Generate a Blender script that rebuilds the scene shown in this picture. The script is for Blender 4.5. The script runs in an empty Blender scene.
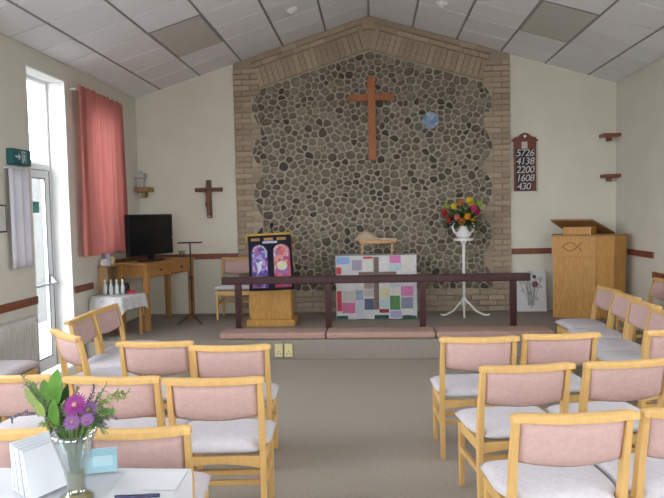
import bpy, bmesh, math, random
from mathutils import Vector, Matrix

random.seed(7)
S = bpy.context.scene
COL = S.collection
PI = math.pi

# ------------------------------------------------------------------ camera
cam_d = bpy.data.cameras.new('camera')
cam_d.sensor_width = 36.0
cam_d.lens = 630.0 / 664.0 * 36.0
cam_d.clip_start = 0.05
cam = bpy.data.objects.new('camera', cam_d)
COL.objects.link(cam)
right = Vector((0.99778, 0.06326, -0.02096))
down = Vector((-0.01736, -0.05694, -0.99823))
fwd = Vector((-0.06434, 0.99637, -0.05571))
rot = Matrix((right, -down, -fwd)).transposed()
cam.matrix_world = Matrix.Translation((0, 0, 1.67)) @ rot.to_4x4()
S.camera = cam

# ------------------------------------------------------------------ light
world = bpy.data.worlds.new('overcast_sky')
S.world = world
world.use_nodes = True
bgn = world.node_tree.nodes['Background']
bgn.inputs[0].default_value = (0.90, 0.95, 1.0, 1)
bgn.inputs[1].default_value = 9.0
vs = S.view_settings
vs.view_transform = 'Standard'
vs.look = 'None'
vs.exposure = 0.35
vs.gamma = 1.0
vs.use_curve_mapping = False

W = 3.44          # half width of the room
YB = 9.16         # back wall
YR = -3.2         # rear wall (behind the camera)
EAVE = 3.417
RIDGE = 4.472
SL = (RIDGE - EAVE) / W
DZ = 0.23         # platform height
DY = 7.13         # platform front

# openings: (y0, y1, z0, z1)
DOOR = (6.2, 7.0, 0.0, 3.23)
LEFT_WINDOWS = [(7.42, 8.22, 1.32, 3.1), (3.1, 5.1, 1.15, 3.15), (0.5, 2.5, 1.15, 3.15), (-2.4, -0.4, 1.15, 3.15)]
RIGHT_WINDOWS = [(3.2, 4.8, 1.3, 3.0), (0.2, 1.8, 1.3, 3.0)]
REAR_WINDOWS = [(-2.8, -0.4, 1.0, 3.1), (0.4, 2.8, 1.0, 3.1)]

def portal(loc, rot, sx, sy):
    l = bpy.data.lights.new('window_portal', 'AREA')
    l.shape = 'RECTANGLE'; l.size = sx; l.size_y = sy
    l.cycles.is_portal = True
    o = bpy.data.objects.new('window_portal', l)
    o.location = loc; o.rotation_euler = rot
    COL.objects.link(o)
for (a, b, c, d) in [DOOR] + LEFT_WINDOWS:
    portal((-W - .31, (a+b)/2, (c+d)/2), (0, -PI/2, 0), d-c, b-a)
for (a, b, c, d) in RIGHT_WINDOWS:
    portal((W + .31, (a+b)/2, (c+d)/2), (0, PI/2, 0), d-c, b-a)
for (a, b, c, d) in REAR_WINDOWS:
    portal(((a+b)/2, YR - .31, (c+d)/2), (PI/2, 0, PI), b-a, d-c)

# ------------------------------------------------------------------ materials
def srgb(r, g, b):
    f = lambda c: ((c/255+.055)/1.055)**2.4 if c/255 > .04045 else c/255/12.92
    return (f(r), f(g), f(b))
MATS = {}
def mat(name, col, rough=.7, var=.08, scale=14, bump=0, bscale=None, rnd=0, metal=0, spec=.3, stretch=None, hue=0, trans=0):
    if name in MATS: return MATS[name]
    m = bpy.data.materials.new(name); m.use_nodes = True
    nt = m.node_tree; N = nt.nodes; L = nt.links
    bs = N['Principled BSDF']
    bs.inputs['Roughness'].default_value = rough
    bs.inputs['Metallic'].default_value = metal
    bs.inputs['Specular IOR Level'].default_value = spec
    tc = N.new('ShaderNodeTexCoord')
    vec = tc.outputs['Object']
    if stretch:
        mp = N.new('ShaderNodeMapping'); mp.inputs['Scale'].default_value = stretch
        L.new(vec, mp.inputs['Vector']); vec = mp.outputs['Vector']
    nz = N.new('ShaderNodeTexNoise'); nz.inputs['Scale'].default_value = scale; nz.inputs['Detail'].default_value = 4
    L.new(vec, nz.inputs['Vector'])
    mx = N.new('ShaderNodeMix'); mx.data_type = 'RGBA'
    mx.inputs['A'].default_value = tuple(max(0, c*(1-var)) for c in col) + (1,)
    mx.inputs['B'].default_value = tuple(min(1, c*(1+var)) for c in col) + (1,)
    rp = N.new('ShaderNodeMapRange'); rp.inputs['From Min'].default_value = .3; rp.inputs['From Max'].default_value = .7
    L.new(nz.outputs['Fac'], rp.inputs['Value']); L.new(rp.outputs['Result'], mx.inputs['Factor'])
    out = mx.outputs['Result']
    if rnd:
        oi = N.new('ShaderNodeObjectInfo'); hs = N.new('ShaderNodeHueSaturation')
        mr = N.new('ShaderNodeMapRange'); mr.inputs['To Min'].default_value = 1-rnd; mr.inputs['To Max'].default_value = 1+rnd
        L.new(oi.outputs['Random'], mr.inputs['Value']); L.new(mr.outputs['Result'], hs.inputs['Value'])
        L.new(out, hs.inputs['Color']); out = hs.outputs['Color']
    L.new(out, bs.inputs['Base Color'])
    if bump:
        n2 = N.new('ShaderNodeTexNoise'); n2.inputs['Scale'].default_value = bscale or scale*4; n2.inputs['Detail'].default_value = 3
        L.new(vec, n2.inputs['Vector'])
        bp = N.new('ShaderNodeBump'); bp.inputs['Strength'].default_value = bump; bp.inputs['Distance'].default_value = .01
        L.new(n2.outputs['Fac'], bp.inputs['Height']); L.new(bp.outputs['Normal'], bs.inputs['Normal'])
    if trans:
        tr = N.new('ShaderNodeBsdfTranslucent'); L.new(out, tr.inputs['Color'])
        ms = N.new('ShaderNodeMixShader'); ms.inputs['Fac'].default_value = trans
        L.new(bs.outputs[0], ms.inputs[1]); L.new(tr.outputs[0], ms.inputs[2])
        L.new(ms.outputs[0], N['Material Output'].inputs['Surface'])
    MATS[name] = m
    return m

def wood(name, col, dark=.78, rough=.45, rnd=.06):
    return mat(name, col, rough=rough, var=1-dark, scale=9, stretch=(6, 6, 1.2), bump=.05, rnd=rnd, spec=.35)

def thin_glass(name, tint=(1, 1, 1), refl=.08):
    m = bpy.data.materials.new(name); m.use_nodes = True
    N = m.node_tree.nodes; L = m.node_tree.links
    N.remove(N['Principled BSDF'])
    t = N.new('ShaderNodeBsdfTransparent'); t.inputs[0].default_value = tint + (1,)
    g = N.new('ShaderNodeBsdfGlossy'); g.inputs['Roughness'].default_value = .05
    lw = N.new('ShaderNodeLayerWeight'); lw.inputs['Blend'].default_value = .5
    pw = N.new('ShaderNodeMath'); pw.operation = 'POWER'; pw.inputs[1].default_value = 4
    ml = N.new('ShaderNodeMath'); ml.operation = 'MULTIPLY_ADD'; ml.inputs[1].default_value = .5; ml.inputs[2].default_value = refl*.5
    L.new(lw.outputs['Facing'], pw.inputs[0]); L.new(pw.outputs[0], ml.inputs[0])
    mx = N.new('ShaderNodeMixShader')
    L.new(ml.outputs[0], mx.inputs['Fac']); L.new(t.outputs[0], mx.inputs[1]); L.new(g.outputs[0], mx.inputs[2])
    L.new(mx.outputs[0], N['Material Output'].inputs['Surface'])
    return m

PLASTER = mat('cream_plaster', (.71, .68, .58), .9, .03, 3, bump=.08, bscale=60, spec=.1)
PLASTER_DIM = mat('dimmed_cream_plaster', (.66, .63, .55), .9, .03, 3, bump=.08, bscale=60, spec=.1)  # cream plaster toned down to imitate weaker light on the right wall
REVEAL = mat('white_reveal_paint', (.86, .86, .85), .7, .02, 4)
CARPET = mat('taupe_carpet', (.40, .352, .302), .98, .10, 60, bump=.5, bscale=260, spec=.05)
CARPET_D = mat('platform_carpet', (.33, .295, .258), .98, .12, 60, bump=.5, bscale=260, spec=.05)
TILE = mat('ceiling_tile_white', (.84, .84, .87), .95, .03, 30, bump=.15, bscale=120, rnd=.035, spec=.05)
GRID_D = mat('ceiling_grid_grey', (.30, .30, .31), .6, .05)
GRID_B = mat('ceiling_backing', (.38, .38, .39), .9, .05)
DIFFUSER = mat('light_diffuser_grey', (.57, .55, .51), .5, .04, 40)
RAILRED = wood('red_brown_rail_wood', (.22, .075, .040), rough=.4)
MAROON = wood('dark_maroon_wood', (.055, .016, .018), rough=.35)
PINE = wood('golden_beech_wood', (.68, .425, .16), dark=.93, rough=.4)
OAK = wood('oak_veneer', (.52, .27, .075), dark=.82, rough=.45)
OAK2 = wood('lectern_oak', (.56, .30, .08), dark=.82, rough=.45)
DESKW = wood('desk_pine', (.38, .19, .06), dark=.8, rough=.45)
CROSSW = wood('red_oak_cross', (.38, .135, .05), dark=.82, rough=.5)
DARKW = wood('dark_brown_wood', (.13, .055, .03), dark=.8)
PINK = mat('dusty_pink_upholstery', (.60, .41, .38), .95, .06, 40, bump=.25, bscale=220, spec=.1, rnd=.03)
SEAT = mat('lilac_grey_upholstery', (.60, .575, .605), .95, .06, 40, bump=.25, bscale=220, spec=.1, rnd=.03)
KNEEL = mat('kneeler_pink_cloth', (.46, .30, .255), .95, .08, 30, bump=.3, bscale=200, spec=.1)
WHITEP = mat('white_gloss_paint', (.80, .80, .79), .4, .02, 6)
UPVC = mat('white_door_plastic', (.82, .83, .84), .35, .01, 6)
BLACK = mat('black_plastic', (.010, .010, .012), .35, .05, 10)
SCREEN = mat('dark_screen', (.006, .007, .009), .18, .03, 3, spec=.5)
STEEL = mat('grey_metal', (.35, .35, .36), .35, .05, 10, metal=.8)
BLACKMET = mat('black_metal', (.02, .02, .02), .4, .05, 10)
CREAM = mat('cream_plastic', (.74, .66, .36), .4, .03, 10)
GLASS = thin_glass('window_glass')

# ------------------------------------------------------------------ mesh helpers
class MB:
    def __init__(s): s.v = []; s.f = []
    def add(s, vs, fs):
        o = len(s.v); s.v += [tuple(v) for v in vs]; s.f += [tuple(i+o for i in f) for f in fs]; return s
    def box(s, x0, x1, y0, y1, z0, z1, M=None):
        p = [Vector((x, y, z)) for z in (z0, z1) for (x, y) in ((x0, y0), (x1, y0), (x1, y1), (x0, y1))]
        if M: p = [M @ q for q in p]
        return s.add(p, [(3, 2, 1, 0), (4, 5, 6, 7), (0, 1, 5, 4), (1, 2, 6, 5), (2, 3, 7, 6), (3, 0, 4, 7)])
    def bar(s, a, b, w, d, up=(0, 1, 0), w2=None, d2=None):
        a, b = Vector(a), Vector(b); t = (b-a).normalized(); up = Vector(up)
        x = t.cross(up).normalized(); y = x.cross(t).normalized()
        w2 = w2 or w; d2 = d2 or d
        p = [a+x*i*w/2+y*j*d/2 for i, j in ((-1, -1), (1, -1), (1, 1), (-1, 1))] + [b+x*i*w2/2+y*j*d2/2 for i, j in ((-1, -1), (1, -1), (1, 1), (-1, 1))]
        return s.add(p, [(3, 2, 1, 0), (4, 5, 6, 7), (0, 1, 5, 4), (1, 2, 6, 5), (2, 3, 7, 6), (3, 0, 4, 7)])
    def sweep(s, secs):
        """secs: list of equal-length closed rings"""
        n = len(secs[0]); vs = [p for r in secs for p in r]; fs = []
        for i in range(len(secs)-1):
            for j in range(n):
                k = (j+1) % n
                fs.append((i*n+j, i*n+k, (i+1)*n+k, (i+1)*n+j))
        fs.append(tuple(range(n))[::-1]); fs.append(tuple((len(secs)-1)*n+j for j in range(n)))
        return s.add(vs, fs)
    def tube(s, pts, rad, n=8):
        pts = [Vector(p) for p in pts]
        if not hasattr(rad, '__len__'): rad = [rad]*len(pts)
        secs = []; ref = None
        for i, p in enumerate(pts):
            t = (pts[min(i+1, len(pts)-1)]-pts[max(i-1, 0)]).normalized()
            if ref is None: ref = Vector((0, 0, 1)) if abs(t.z) < .9 else Vector((1, 0, 0))
            x = t.cross(ref).normalized(); y = x.cross(t).normalized(); ref = y
            secs.append([p+(x*math.cos(2*PI*j/n)+y*math.sin(2*PI*j/n))*rad[i] for j in range(n)])
        return s.sweep(secs)
    def lathe(s, prof, c=(0, 0, 0), n=20, close=True, M=None):
        c = Vector(c); secs = []
        for r, z in prof:
            ring = [Vector((r*math.cos(2*PI*j/n), r*math.sin(2*PI*j/n), z)) for j in range(n)]
            secs.append([(M @ q if M else q)+c for q in ring])
        if close: return s.sweep(secs)
        vs = [p for r in secs for p in r]; fs = []
        for i in range(len(secs)-1):
            for j in range(n): k = (j+1) % n; fs.append((i*n+j, i*n+k, (i+1)*n+k, (i+1)*n+j))
        return s.add(vs, fs)
    def prism(s, poly, y0, y1, M=None):
        """poly in (x,z), extruded in y"""
        n = len(poly)
        p = [Vector((x, y0, z)) for x, z in poly]+[Vector((x, y1, z)) for x, z in poly]
        if M: p = [M @ q for q in p]
        fs = [tuple(range(n)), tuple(range(2*n-1, n-1, -1))]+[(i, i+n, (i+1) % n+n, (i+1) % n) for i in range(n)]
        return s.add(p, fs)
    def prismz(s, poly, z0, z1, M=None):
        n = len(poly)
        p = [Vector((x, y, z0)) for x, y in poly]+[Vector((x, y, z1)) for x, y in poly]
        if M: p = [M @ q for q in p]
        fs = [tuple(range(n))[::-1], tuple(range(n, 2*n))]+[(i, (i+1) % n, (i+1) % n+n, i+n) for i in range(n)]
        return s.add(p, fs)
    def mesh(s, name, m, bevel=0, smooth=False, seg=2, fix=True):
        me = bpy.data.meshes.new(name); me.from_pydata(s.v, [], s.f)
        bm = bmesh.new(); bm.from_mesh(me)
        if fix: bmesh.ops.recalc_face_normals(bm, faces=bm.faces)
        if bevel:
            ed = [e for e in bm.edges if len(e.link_faces) == 2 and e.calc_face_angle(0) > .5]
            bmesh.ops.bevel(bm, geom=ed, offset=bevel, segments=seg, affect='EDGES', profile=.6, clamp_overlap=True)
        if smooth:
            for f in bm.faces: f.smooth = True
        bm.to_mesh(me); bm.free()
        if m: me.materials.append(m)
        return me
    def build(s, name, m, parent=None, bevel=0, smooth=False, seg=2, loc=None):
        return put(name, s.mesh(name, m, bevel, smooth, seg), parent, loc)

def put(name, me, parent=None, loc=None):
    o = bpy.data.objects.new(name, me); COL.objects.link(o)
    if parent: o.parent = parent
    if loc: o.location = loc
    return o
def tag(o, label=None, cat=None, group=None, kind=None):
    if label: o['label'] = label
    if cat: o['category'] = cat
    if group: o['group'] = group
    if kind: o['kind'] = kind
    return o
def empty(name, loc, label, cat, group=None, rz=0):
    o = bpy.data.objects.new(name, None); COL.objects.link(o)
    o.location = loc; o.rotation_euler = (0, 0, rz); o.empty_display_size = .1
    return tag(o, label, cat, group)
def copy_tree(o, parent=None):
    c = o.copy(); COL.objects.link(c)
    if parent: c.parent = parent
    for ch in list(o.children): copy_tree(ch, c)
    return c
def struct(o, label=None):
    return tag(o, label, kind='structure')
def text_mesh(txt, size, ext=.002, shear=0):
    cu = bpy.data.curves.new('txt', 'FONT'); cu.body = txt; cu.size = size; cu.extrude = ext; cu.shear = shear
    cu.align_x = 'CENTER'; cu.align_y = 'CENTER'
    o = bpy.data.objects.new('txt', cu); COL.objects.link(o)
    dg = bpy.context.evaluated_depsgraph_get()
    me = bpy.data.meshes.new_from_object(o.evaluated_get(dg))
    bpy.data.objects.remove(o); bpy.data.curves.remove(cu)
    return me

# ================================================================== STRUCTURE
fl = struct(MB().box(-W, W, YR, YB, -.1, 0).build('floor', CARPET), 'taupe fitted carpet of the main floor')
struct(MB().prismz([(-W, DY), (2.12, DY), (2.12, 7.94), (W, 7.94), (W, YB), (-W, YB)], 0, DZ).build('floor_platform', CARPET_D, bevel=.012), 'carpeted raised platform in front of the stone wall')

def wall_slices(openings, u0, u1, z1):
    """rectangles (u0,u1,z0,z1) covering the wall except the openings"""
    us = sorted({u0, u1} | {o[0] for o in openings} | {o[1] for o in openings})
    out = []
    for a, b in zip(us[:-1], us[1:]):
        op = [o for o in openings if o[0] <= a+1e-6 and o[1] >= b-1e-6]
        if not op: out.append((a, b, 0, z1))
        else:
            o = op[0]
            if o[2] > 0: out.append((a, b, 0, o[2]))
            out.append((a, b, o[3], z1))
    return out
T = .30
wl = MB()
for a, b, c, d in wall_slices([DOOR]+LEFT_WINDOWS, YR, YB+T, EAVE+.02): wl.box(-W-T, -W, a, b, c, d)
wall_left = struct(wl.build('wall_left', PLASTER_DIM), 'cream plaster side wall with the glazed door and curtained window')
wr = MB()
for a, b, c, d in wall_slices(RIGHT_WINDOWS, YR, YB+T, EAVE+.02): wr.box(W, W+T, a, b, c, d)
wall_right = struct(wr.build('wall_right', PLASTER_DIM), 'cream plaster side wall behind the pulpit')
gable = [(-W, 0), (W, 0), (W, EAVE), (0, RIDGE), (-W, EAVE)]
wall_back = struct(MB().prism(gable, YB, YB+T).build('wall_back', PLASTER), 'gable end wall of cream plaster with brick and cobble panel')
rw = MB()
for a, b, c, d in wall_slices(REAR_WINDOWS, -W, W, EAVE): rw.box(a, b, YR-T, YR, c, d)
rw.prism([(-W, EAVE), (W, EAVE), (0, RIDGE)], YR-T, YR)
struct(rw.build('wall_rear', PLASTER_DIM), 'plaster gable wall opposite the platform')

# door and window reveals
def window(n, axis, o, sgn):
    """window in a side wall, frame with one mullion, panes"""
    a, b, c, d = o
    def P(mb, u0, u1, z0, z1, t0, t1):
        if axis == 'x':
            x = sorted((sgn*(W+t0), sgn*(W+t1))); mb.box(x[0], x[1], u0, u1, z0, z1)
        else: mb.box(u0, u1, YR-t1, YR-t0, z0, z1)
    f = MB(); w = .06
    P(f, a, a+w, c, d, .2, .27); P(f, b-w, b, c, d, .2, .27)
    P(f, a+w, b-w, c, c+w, .2, .27); P(f, a+w, b-w, d-w, d, .2, .27)
    m = (a+b)/2; P(f, m-.03, m+.03, c+w, d-w, .2, .27)
    root = struct(f.build('window_%d' % n, UPVC))
    for u0, u1 in ((a+w, m-.03), (m+.03, b-w)):
        g = MB(); P(g, u0, u1, c+w, d-w, .232, .238); g.build('pane', GLASS, root)
    sl = MB(); P(sl, a, b, c-.03, c, -.03, .2); sl.build('window_sill', WHITEP, root)
k = 1
for o in LEFT_WINDOWS: window(k, 'x', o, -1); k += 1
for o in RIGHT_WINDOWS: window(k, 'x', o, 1); k += 1
for o in REAR_WINDOWS: window(k, 'y', o, 1); k += 1

# the glazed fire door in its deep reveal (left wall)
y0, y1, z0, z1 = DOOR
XD = -W-.20
d = MB()
d.box(XD-.07, XD, y0, y0+.05, 0, z1); d.box(XD-.07, XD, y1-.05, y1, 0, z1)
d.box(XD-.07, XD, y0+.05, y1-.05, 2.22, 2.29); d.box(XD-.07, XD, y0+.05, y1-.05, z1-.05, z1); d.box(XD-.07, XD, y0+.05, y1-.05, 0, .02)
door = struct(d.build('door_1', UPVC, bevel=.006), 'white framed glazed fire door set in a deep reveal')
lf = MB()
la, lb, lt = y0+.055, y1-.055, 2.215
lf.box(XD-.05, XD-.005, la, la+.085, .02, lt); lf.box(XD-.05, XD-.005, lb-.085, lb, .02, lt)
lf.box(XD-.05, XD-.005, la+.085, lb-.085, lt-.09, lt); lf.box(XD-.05, XD-.005, la+.085, lb-.085, .02, .14)
leaf = lf.build('door_leaf', UPVC, door, bevel=.006)
MB().box(XD-.03, XD-.022, la+.085, lb-.085, .14, lt-.09).build('pane', GLASS, leaf)
MB().box(XD-.03, XD-.022, y0+.05, y1-.05, 2.29, z1-.05).build('pane', GLASS, door)
gk = MB()
for ya in (la+.08, lb-.095): gk.box(XD-.008, XD-.001, ya, ya+.015, .13, lt-.08)
gk.box(XD-.008, XD-.001, la+.095, lb-.095, lt-.095, lt-.08); gk.box(XD-.008, XD-.001, la+.095, lb-.095, .13, .145)
gk.box(XD-.004, XD+.003, lb+.001, lb+.006, .02, lt); gk.box(XD-.004, XD+.003, la, lb, lt, lt+.006)
gk.build('gasket', mat('grey_gasket', (.22, .22, .23), .7), leaf)
pb = MB().tube([(XD+.06, la+.03, .955), (XD+.06, lb-.02, .955)], .014)
for yy in (la+.05, lb-.05):
    pb.prism([(XD-.005, .93), (XD+.075, .945), (XD+.075, .968), (XD-.005, 1.06)], yy-.022, yy+.022)
pb.build('push_bar', mat('door_bar_grey', (.42, .42, .43), .35, metal=.6), leaf, bevel=.003)
MB().box(XD-.021, XD-.019, 6.56, 6.74, 1.75, 1.87).build('push_bar_sign', mat('sign_teal', (.06, .28, .24), .5), leaf)
# white reveal linings (sides and head of the door recess)
rv = MB()
rv.box(-W-.195, -W+.001, y1-.012, y1, 0, z1); rv.box(-W-.195, -W+.001, y0, y0+.012, 0, z1); rv.box(-W-.195, -W+.001, y0+.012, y1-.012, z1-.012, z1)
rv.build('reveal_lining', REVEAL, door)

# dado rails
def trim(n, *b): struct(MB().box(*b).build('trim_%d' % n, RAILRED, bevel=.008), 'red brown wooden dado rail on the plaster wall')
RH = .04
trim(1, -W, -1.97, YB-.025, YB, 1.08-RH, 1.08+RH)
trim(2, 1.985, W, YB-.025, YB, 1.08-RH, 1.08+RH)
trim(3, W-.025, W, 7.94, YB-.025, 1.08-RH, 1.08+RH)
trim(4, W-.025, W, -3.1, 7.94, .84-RH, .84+RH)
trim(5, -W, -W+.025, -3.1, 6.2, .855-RH, .855+RH)
trim(6, -W, -W+.025, 7.0, 7.48, .855-RH, .855+RH)
trim(7, -W, -W+.025, 7.96, YB-.025, 1.08-RH, 1.08+RH)

struct(MB().box(-40, 40, -40, 40, -.5, -.12).build('ground_outside', mat('outdoor_paving', (.36, .355, .34), .9, .1, 2)), 'grey paving outside the hall')
struct(MB().box(-6.0, -5.8, 4.6, 13, -.12, 2.7).build('wall_sky_blocker', mat('sky_blocker_grey', (.115, .12, .115), .9, .05, 3)), 'grey wall added outside the glazed door to block low sky light')  # added to cut low sky light on the door reveal and floor
# ------------------------------------------------------------------ ceiling
def cz(x): return RIDGE-SL*abs(x)
cb = MB()
cb.prism([(-W-T, cz(W+T)+.05), (0, RIDGE+.05), (W+T, cz(W+T)+.05), (W+T, cz(W+T)+.2), (0, RIDGE+.2), (-W-T, cz(W+T)+.2)], YR-T, YB+T)
ceiling = struct(cb.build('ceiling', GRID_B), 'pitched suspended ceiling of white tiles')
XG = [0, .617, 1.235, 1.85, 2.46, 3.05, W]
PY = .54
ang = math.atan(SL)
tile_cache = {}
LIGHTS = [(3, y) for y in (7.0, 3.22, -.56)]
def in_light(i, y):
    return any(i == li and ly-1e-3 <= y < ly+2*PY-.01 for li, ly in LIGHTS)
ny = int(math.ceil((YB-YR)/PY))
for sg in (-1, 1):
    for i in range(6):
        wx = (XG[i+1]-XG[i]); wl_ = wx/math.cos(ang)
        for j in range(ny):
            ya = YB-(j+1)*PY
            if in_light(i, ya): continue
            yb = ya+PY
            ya = max(ya, YR)
            key = (i == 5, j == ny-1)
            if key not in tile_cache:
                tile_cache[key] = MB().box(-wl_/2+.013, wl_/2-.013, -(yb-ya)/2+.009, (yb-ya)/2-.009, 0, .03).mesh('ceiling_tile', TILE, bevel=.004, seg=1)
            xm = sg*(XG[i]+XG[i+1])/2
            t = put('ceiling_tile', tile_cache[key], ceiling, (xm, (ya+yb)/2, cz(xm)))
            t.rotation_euler = (0, sg*ang, 0)
gb = {}
for sg in (-1, 1):
    for i in range(1, 6):
        x = sg*XG[i]
        M = Matrix.Translation((x, 0, cz(x))) @ Matrix.Rotation(sg*ang, 4, 'Y')
        MB().box(-.012, .012, YR, YB, -.004, .02, M).build('grid_bar', GRID_D, ceiling)
MB().box(-.012, .012, YR, YB, RIDGE-.01, RIDGE+.02).build('grid_bar', GRID_D, ceiling)
for sg, txt in ((-1, 'above the television side'), (1, 'above the pulpit side')):
    for li, ly in LIGHTS[:2]:
        x = sg*(XG[li]+XG[li+1])/2; w2 = (XG[li+1]-XG[li])/math.cos(ang)/2-.012
        M = Matrix.Translation((x, ly+PY, cz(x))) @ Matrix.Rotation(sg*ang, 4, 'Y')
        e = empty('ceiling_light', (0, 0, 0), 'grey unlit diffuser panel recessed among white ceiling tiles '+txt + ('' if ly > 6 else ', over the chairs'), 'ceiling light', 'recessed ceiling light panels')
        MB().box(-w2+.012, w2-.012, -PY+.012, PY-.012, -.004, .01, M).build('diffuser', DIFFUSER, e)
        fr = MB()
        for (a, b, c, d2) in ((-w2, w2, -PY+.002, -PY+.012), (-w2, w2, PY-.012, PY-.002), (-w2, -w2+.012, -PY+.012, PY-.012), (w2-.012, w2, -PY+.012, PY-.012)):
            fr.box(a, b, c, d2, -.006, .02, M)
        fr.build('frame', GRID_D, e)
for x, y, lab in ((-.935, 7.83, 'small white round smoke detector on ceiling, television side of the ridge'), (.893, 7.88, 'small white round smoke detector on ceiling, pulpit side of the ridge')):
    M = Matrix.Rotation(math.copysign(ang, x), 4, 'Y')
    e = empty('smoke_detector', (x, y, cz(x)), lab, 'smoke detector', 'ceiling smoke detectors')
    MB().lathe([(.07, .002), (.075, -.012), (.06, -.03)], n=20, M=M).build('base', WHITEP, e, smooth=False)
    MB().lathe([(.045, -.03), (.045, -.045), (.025, -.055)], n=16, M=M).build('sensor', WHITEP, e)

# ------------------------------------------------------------------ brick surround and cobble panel
MORTAR = mat('brick_mortar', (.35, .29, .22), .95, .08, 30)
BRICK = mat('buff_brick', (.40, .32, .235), .9, .12, 25, bump=.3, bscale=90, rnd=.16, spec=.1)
BO = 1.97
BW, BH, JT = .23, .068, .011
CH = BH+JT          # course height
SB = .545           # bottom of cobbles
def inner(z):       # toothed inner edge of the brick piers
    return 1.60 if int((z-SB)/(4*CH)) % 2 == 1 else 1.725
AP = 3.985          # cobble apex
def stone_top(x): return AP-.305*abs(x)
YM = YB-.02
# mortar slab follows the gable outline
sur = MB().prism([(-BO, DZ), (BO, DZ), (BO, cz(BO)), (0, cz(0)), (-BO, cz(BO))], YM, YB).build('brick_surround', MORTAR, wall_back)
brick_mesh = {}
def brick(x0, x1, z0, z1, M=None):
    w, h = round(x1-x0, 3), round(z1-z0, 3)
    if (w, h) not in brick_mesh:
        brick_mesh[(w, h)] = MB().box(-w/2, w/2, -.03, .01, -h/2, h/2).mesh('brick', BRICK, bevel=.004, seg=1)
    o = put('brick', brick_mesh[(w, h)], sur)
    jit = random.uniform(-.004, .004)
    if M: o.matrix_local = M @ Matrix.Translation(((x0+x1)/2, jit, (z0+z1)/2))
    else: o.location = ((x0+x1)/2, YM+jit, (z0+z1)/2)
# base courses
nb = 4; ch0 = (SB-DZ)/nb
for r in range(nb):
    z = DZ+r*ch0; x = -BO; first = True
    while x < BO-.02:
        w = BW/2 if (first and r % 2) else BW
        w = min(w, BO-x)
        if w > .03: brick(x, x+w, z+JT/2, z+ch0-JT/2)
        x += w+JT; first = False
# piers
z = SB; r = 0
SOLD = .288
while z+CH < cz(BO)-.02:
    inn = inner(z+CH/2)
    if z > stone_top(1.6)-.02: inn = 1.60
    wtot = BO-inn
    top = stone_top(1.725)
    if wtot > .3: parts = [.5, 1] if r % 2 else [1, .5]
    else: parts = [1] if r % 2 else [.5, .5]
    tot = wtot-JT*(len(parts)-1); un = tot/sum(parts)
    for sg in (-1, 1):
        x = inn
        for p in parts:
            a, b = x, x+p*un
            if sg < 0: brick(-b, -a, z+JT/2, z+CH-JT/2)
            else: brick(a, b, z+JT/2, z+CH-JT/2)
            x = b+JT
    z += CH; r += 1
# soldier course and the raking courses above it
a2 = math.atan(.305)
for sg in (-1, 1):
    # local frame: along the slope (from apex down), up = perpendicular to it
    M = Matrix.Translation((0, YM, AP)) @ Matrix.Rotation(sg*a2, 4, 'Y')
    L = 1.585/math.cos(a2)
    n = 20; pit = L/n
    for i in range(n):
        a, b = i*pit+JT/2, (i+1)*pit-JT/2
        if sg < 0: a, b = -b, -a
        brick(a, b, .012, SOLD, M)
    for q in range(2):
        zz = SOLD+JT+q*CH
        x = 0 if q % 2 else .07; first = True
        while x < L-.02:
            w = min(BW, L-x)
            a, b = x, x+w
            if sg < 0: a, b = -b, -a
            if w > .05: brick(a, b, zz, zz+BH, M)
            x += w+JT

MB().prism([(-.012, AP+.014), (.012, AP+.014), (.088, AP+SOLD-.03), (0, AP+SOLD-.005), (-.088, AP+SOLD-.03)], YM-.03, YM+.01).build('brick', BRICK, sur, bevel=.004)
MB().prism([(-.075, AP+SOLD-.012), (0, AP+SOLD+.012), (.075, AP+SOLD-.012), (.10, AP+SOLD+.13), (0, AP+SOLD+.16), (-.10, AP+SOLD+.13)], YM-.03, YM+.01).build('brick', BRICK, sur, bevel=.004)
# cobbles: relaxed Voronoi cells, each a domed stone
CEM = mat('cobble_mortar', (.41, .365, .29), .95, .12, 18, bump=.4, bscale=60)
lim = 1.74
pm = [(-1.60, SB), (1.60, SB), (1.60, stone_top(1.6)), (0, AP), (-1.60, stone_top(1.6))]
cobw = MB().prism([(-1.73, SB-.005), (1.73, SB-.005), (1.73, stone_top(1.73)), (0, AP), (-1.73, stone_top(1.73))], YM-.006, YM+.005)
cob = cobw.build('cobble_panel', CEM, wall_back)
def clip(poly, n, c):
    out = []
    for i in range(len(poly)):
        p, q = poly[i], poly[(i+1) % len(poly)]
        dp, dq = p[0]*n[0]+p[1]*n[1]-c, q[0]*n[0]+q[1]*n[1]-c
        if dp <= 0: out.append(p)
        if dp*dq < 0:
            t = dp/(dp-dq); out.append((p[0]+(q[0]-p[0])*t, p[1]+(q[1]-p[1])*t))
    return out
def inside(x, z):
    return abs(x) < inner(z)-.035 and SB+.04 < z < stone_top(x)-.045
seeds = []
tries = 0
rs = random.Random(3)
while tries < 42000:
    tries += 1
    x, z = rs.uniform(-1.72, 1.72), rs.uniform(SB, AP)
    if not inside(x, z): continue
    rr = rs.choice((.060, .072, .084, .096, .112))
    ok = True
    for (a, b, c) in seeds:
        if ((a-x)*.88)**2+((b-z)*1.1)**2 < (.5*(rr+c))**2*1.02: ok = False; break
    if ok: seeds.append((x, z, rr))
cells = []
grid = {}
for i, (x, z, r) in enumerate(seeds): grid.setdefault((int(x//.3), int(z//.3)), []).append(i)
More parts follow.
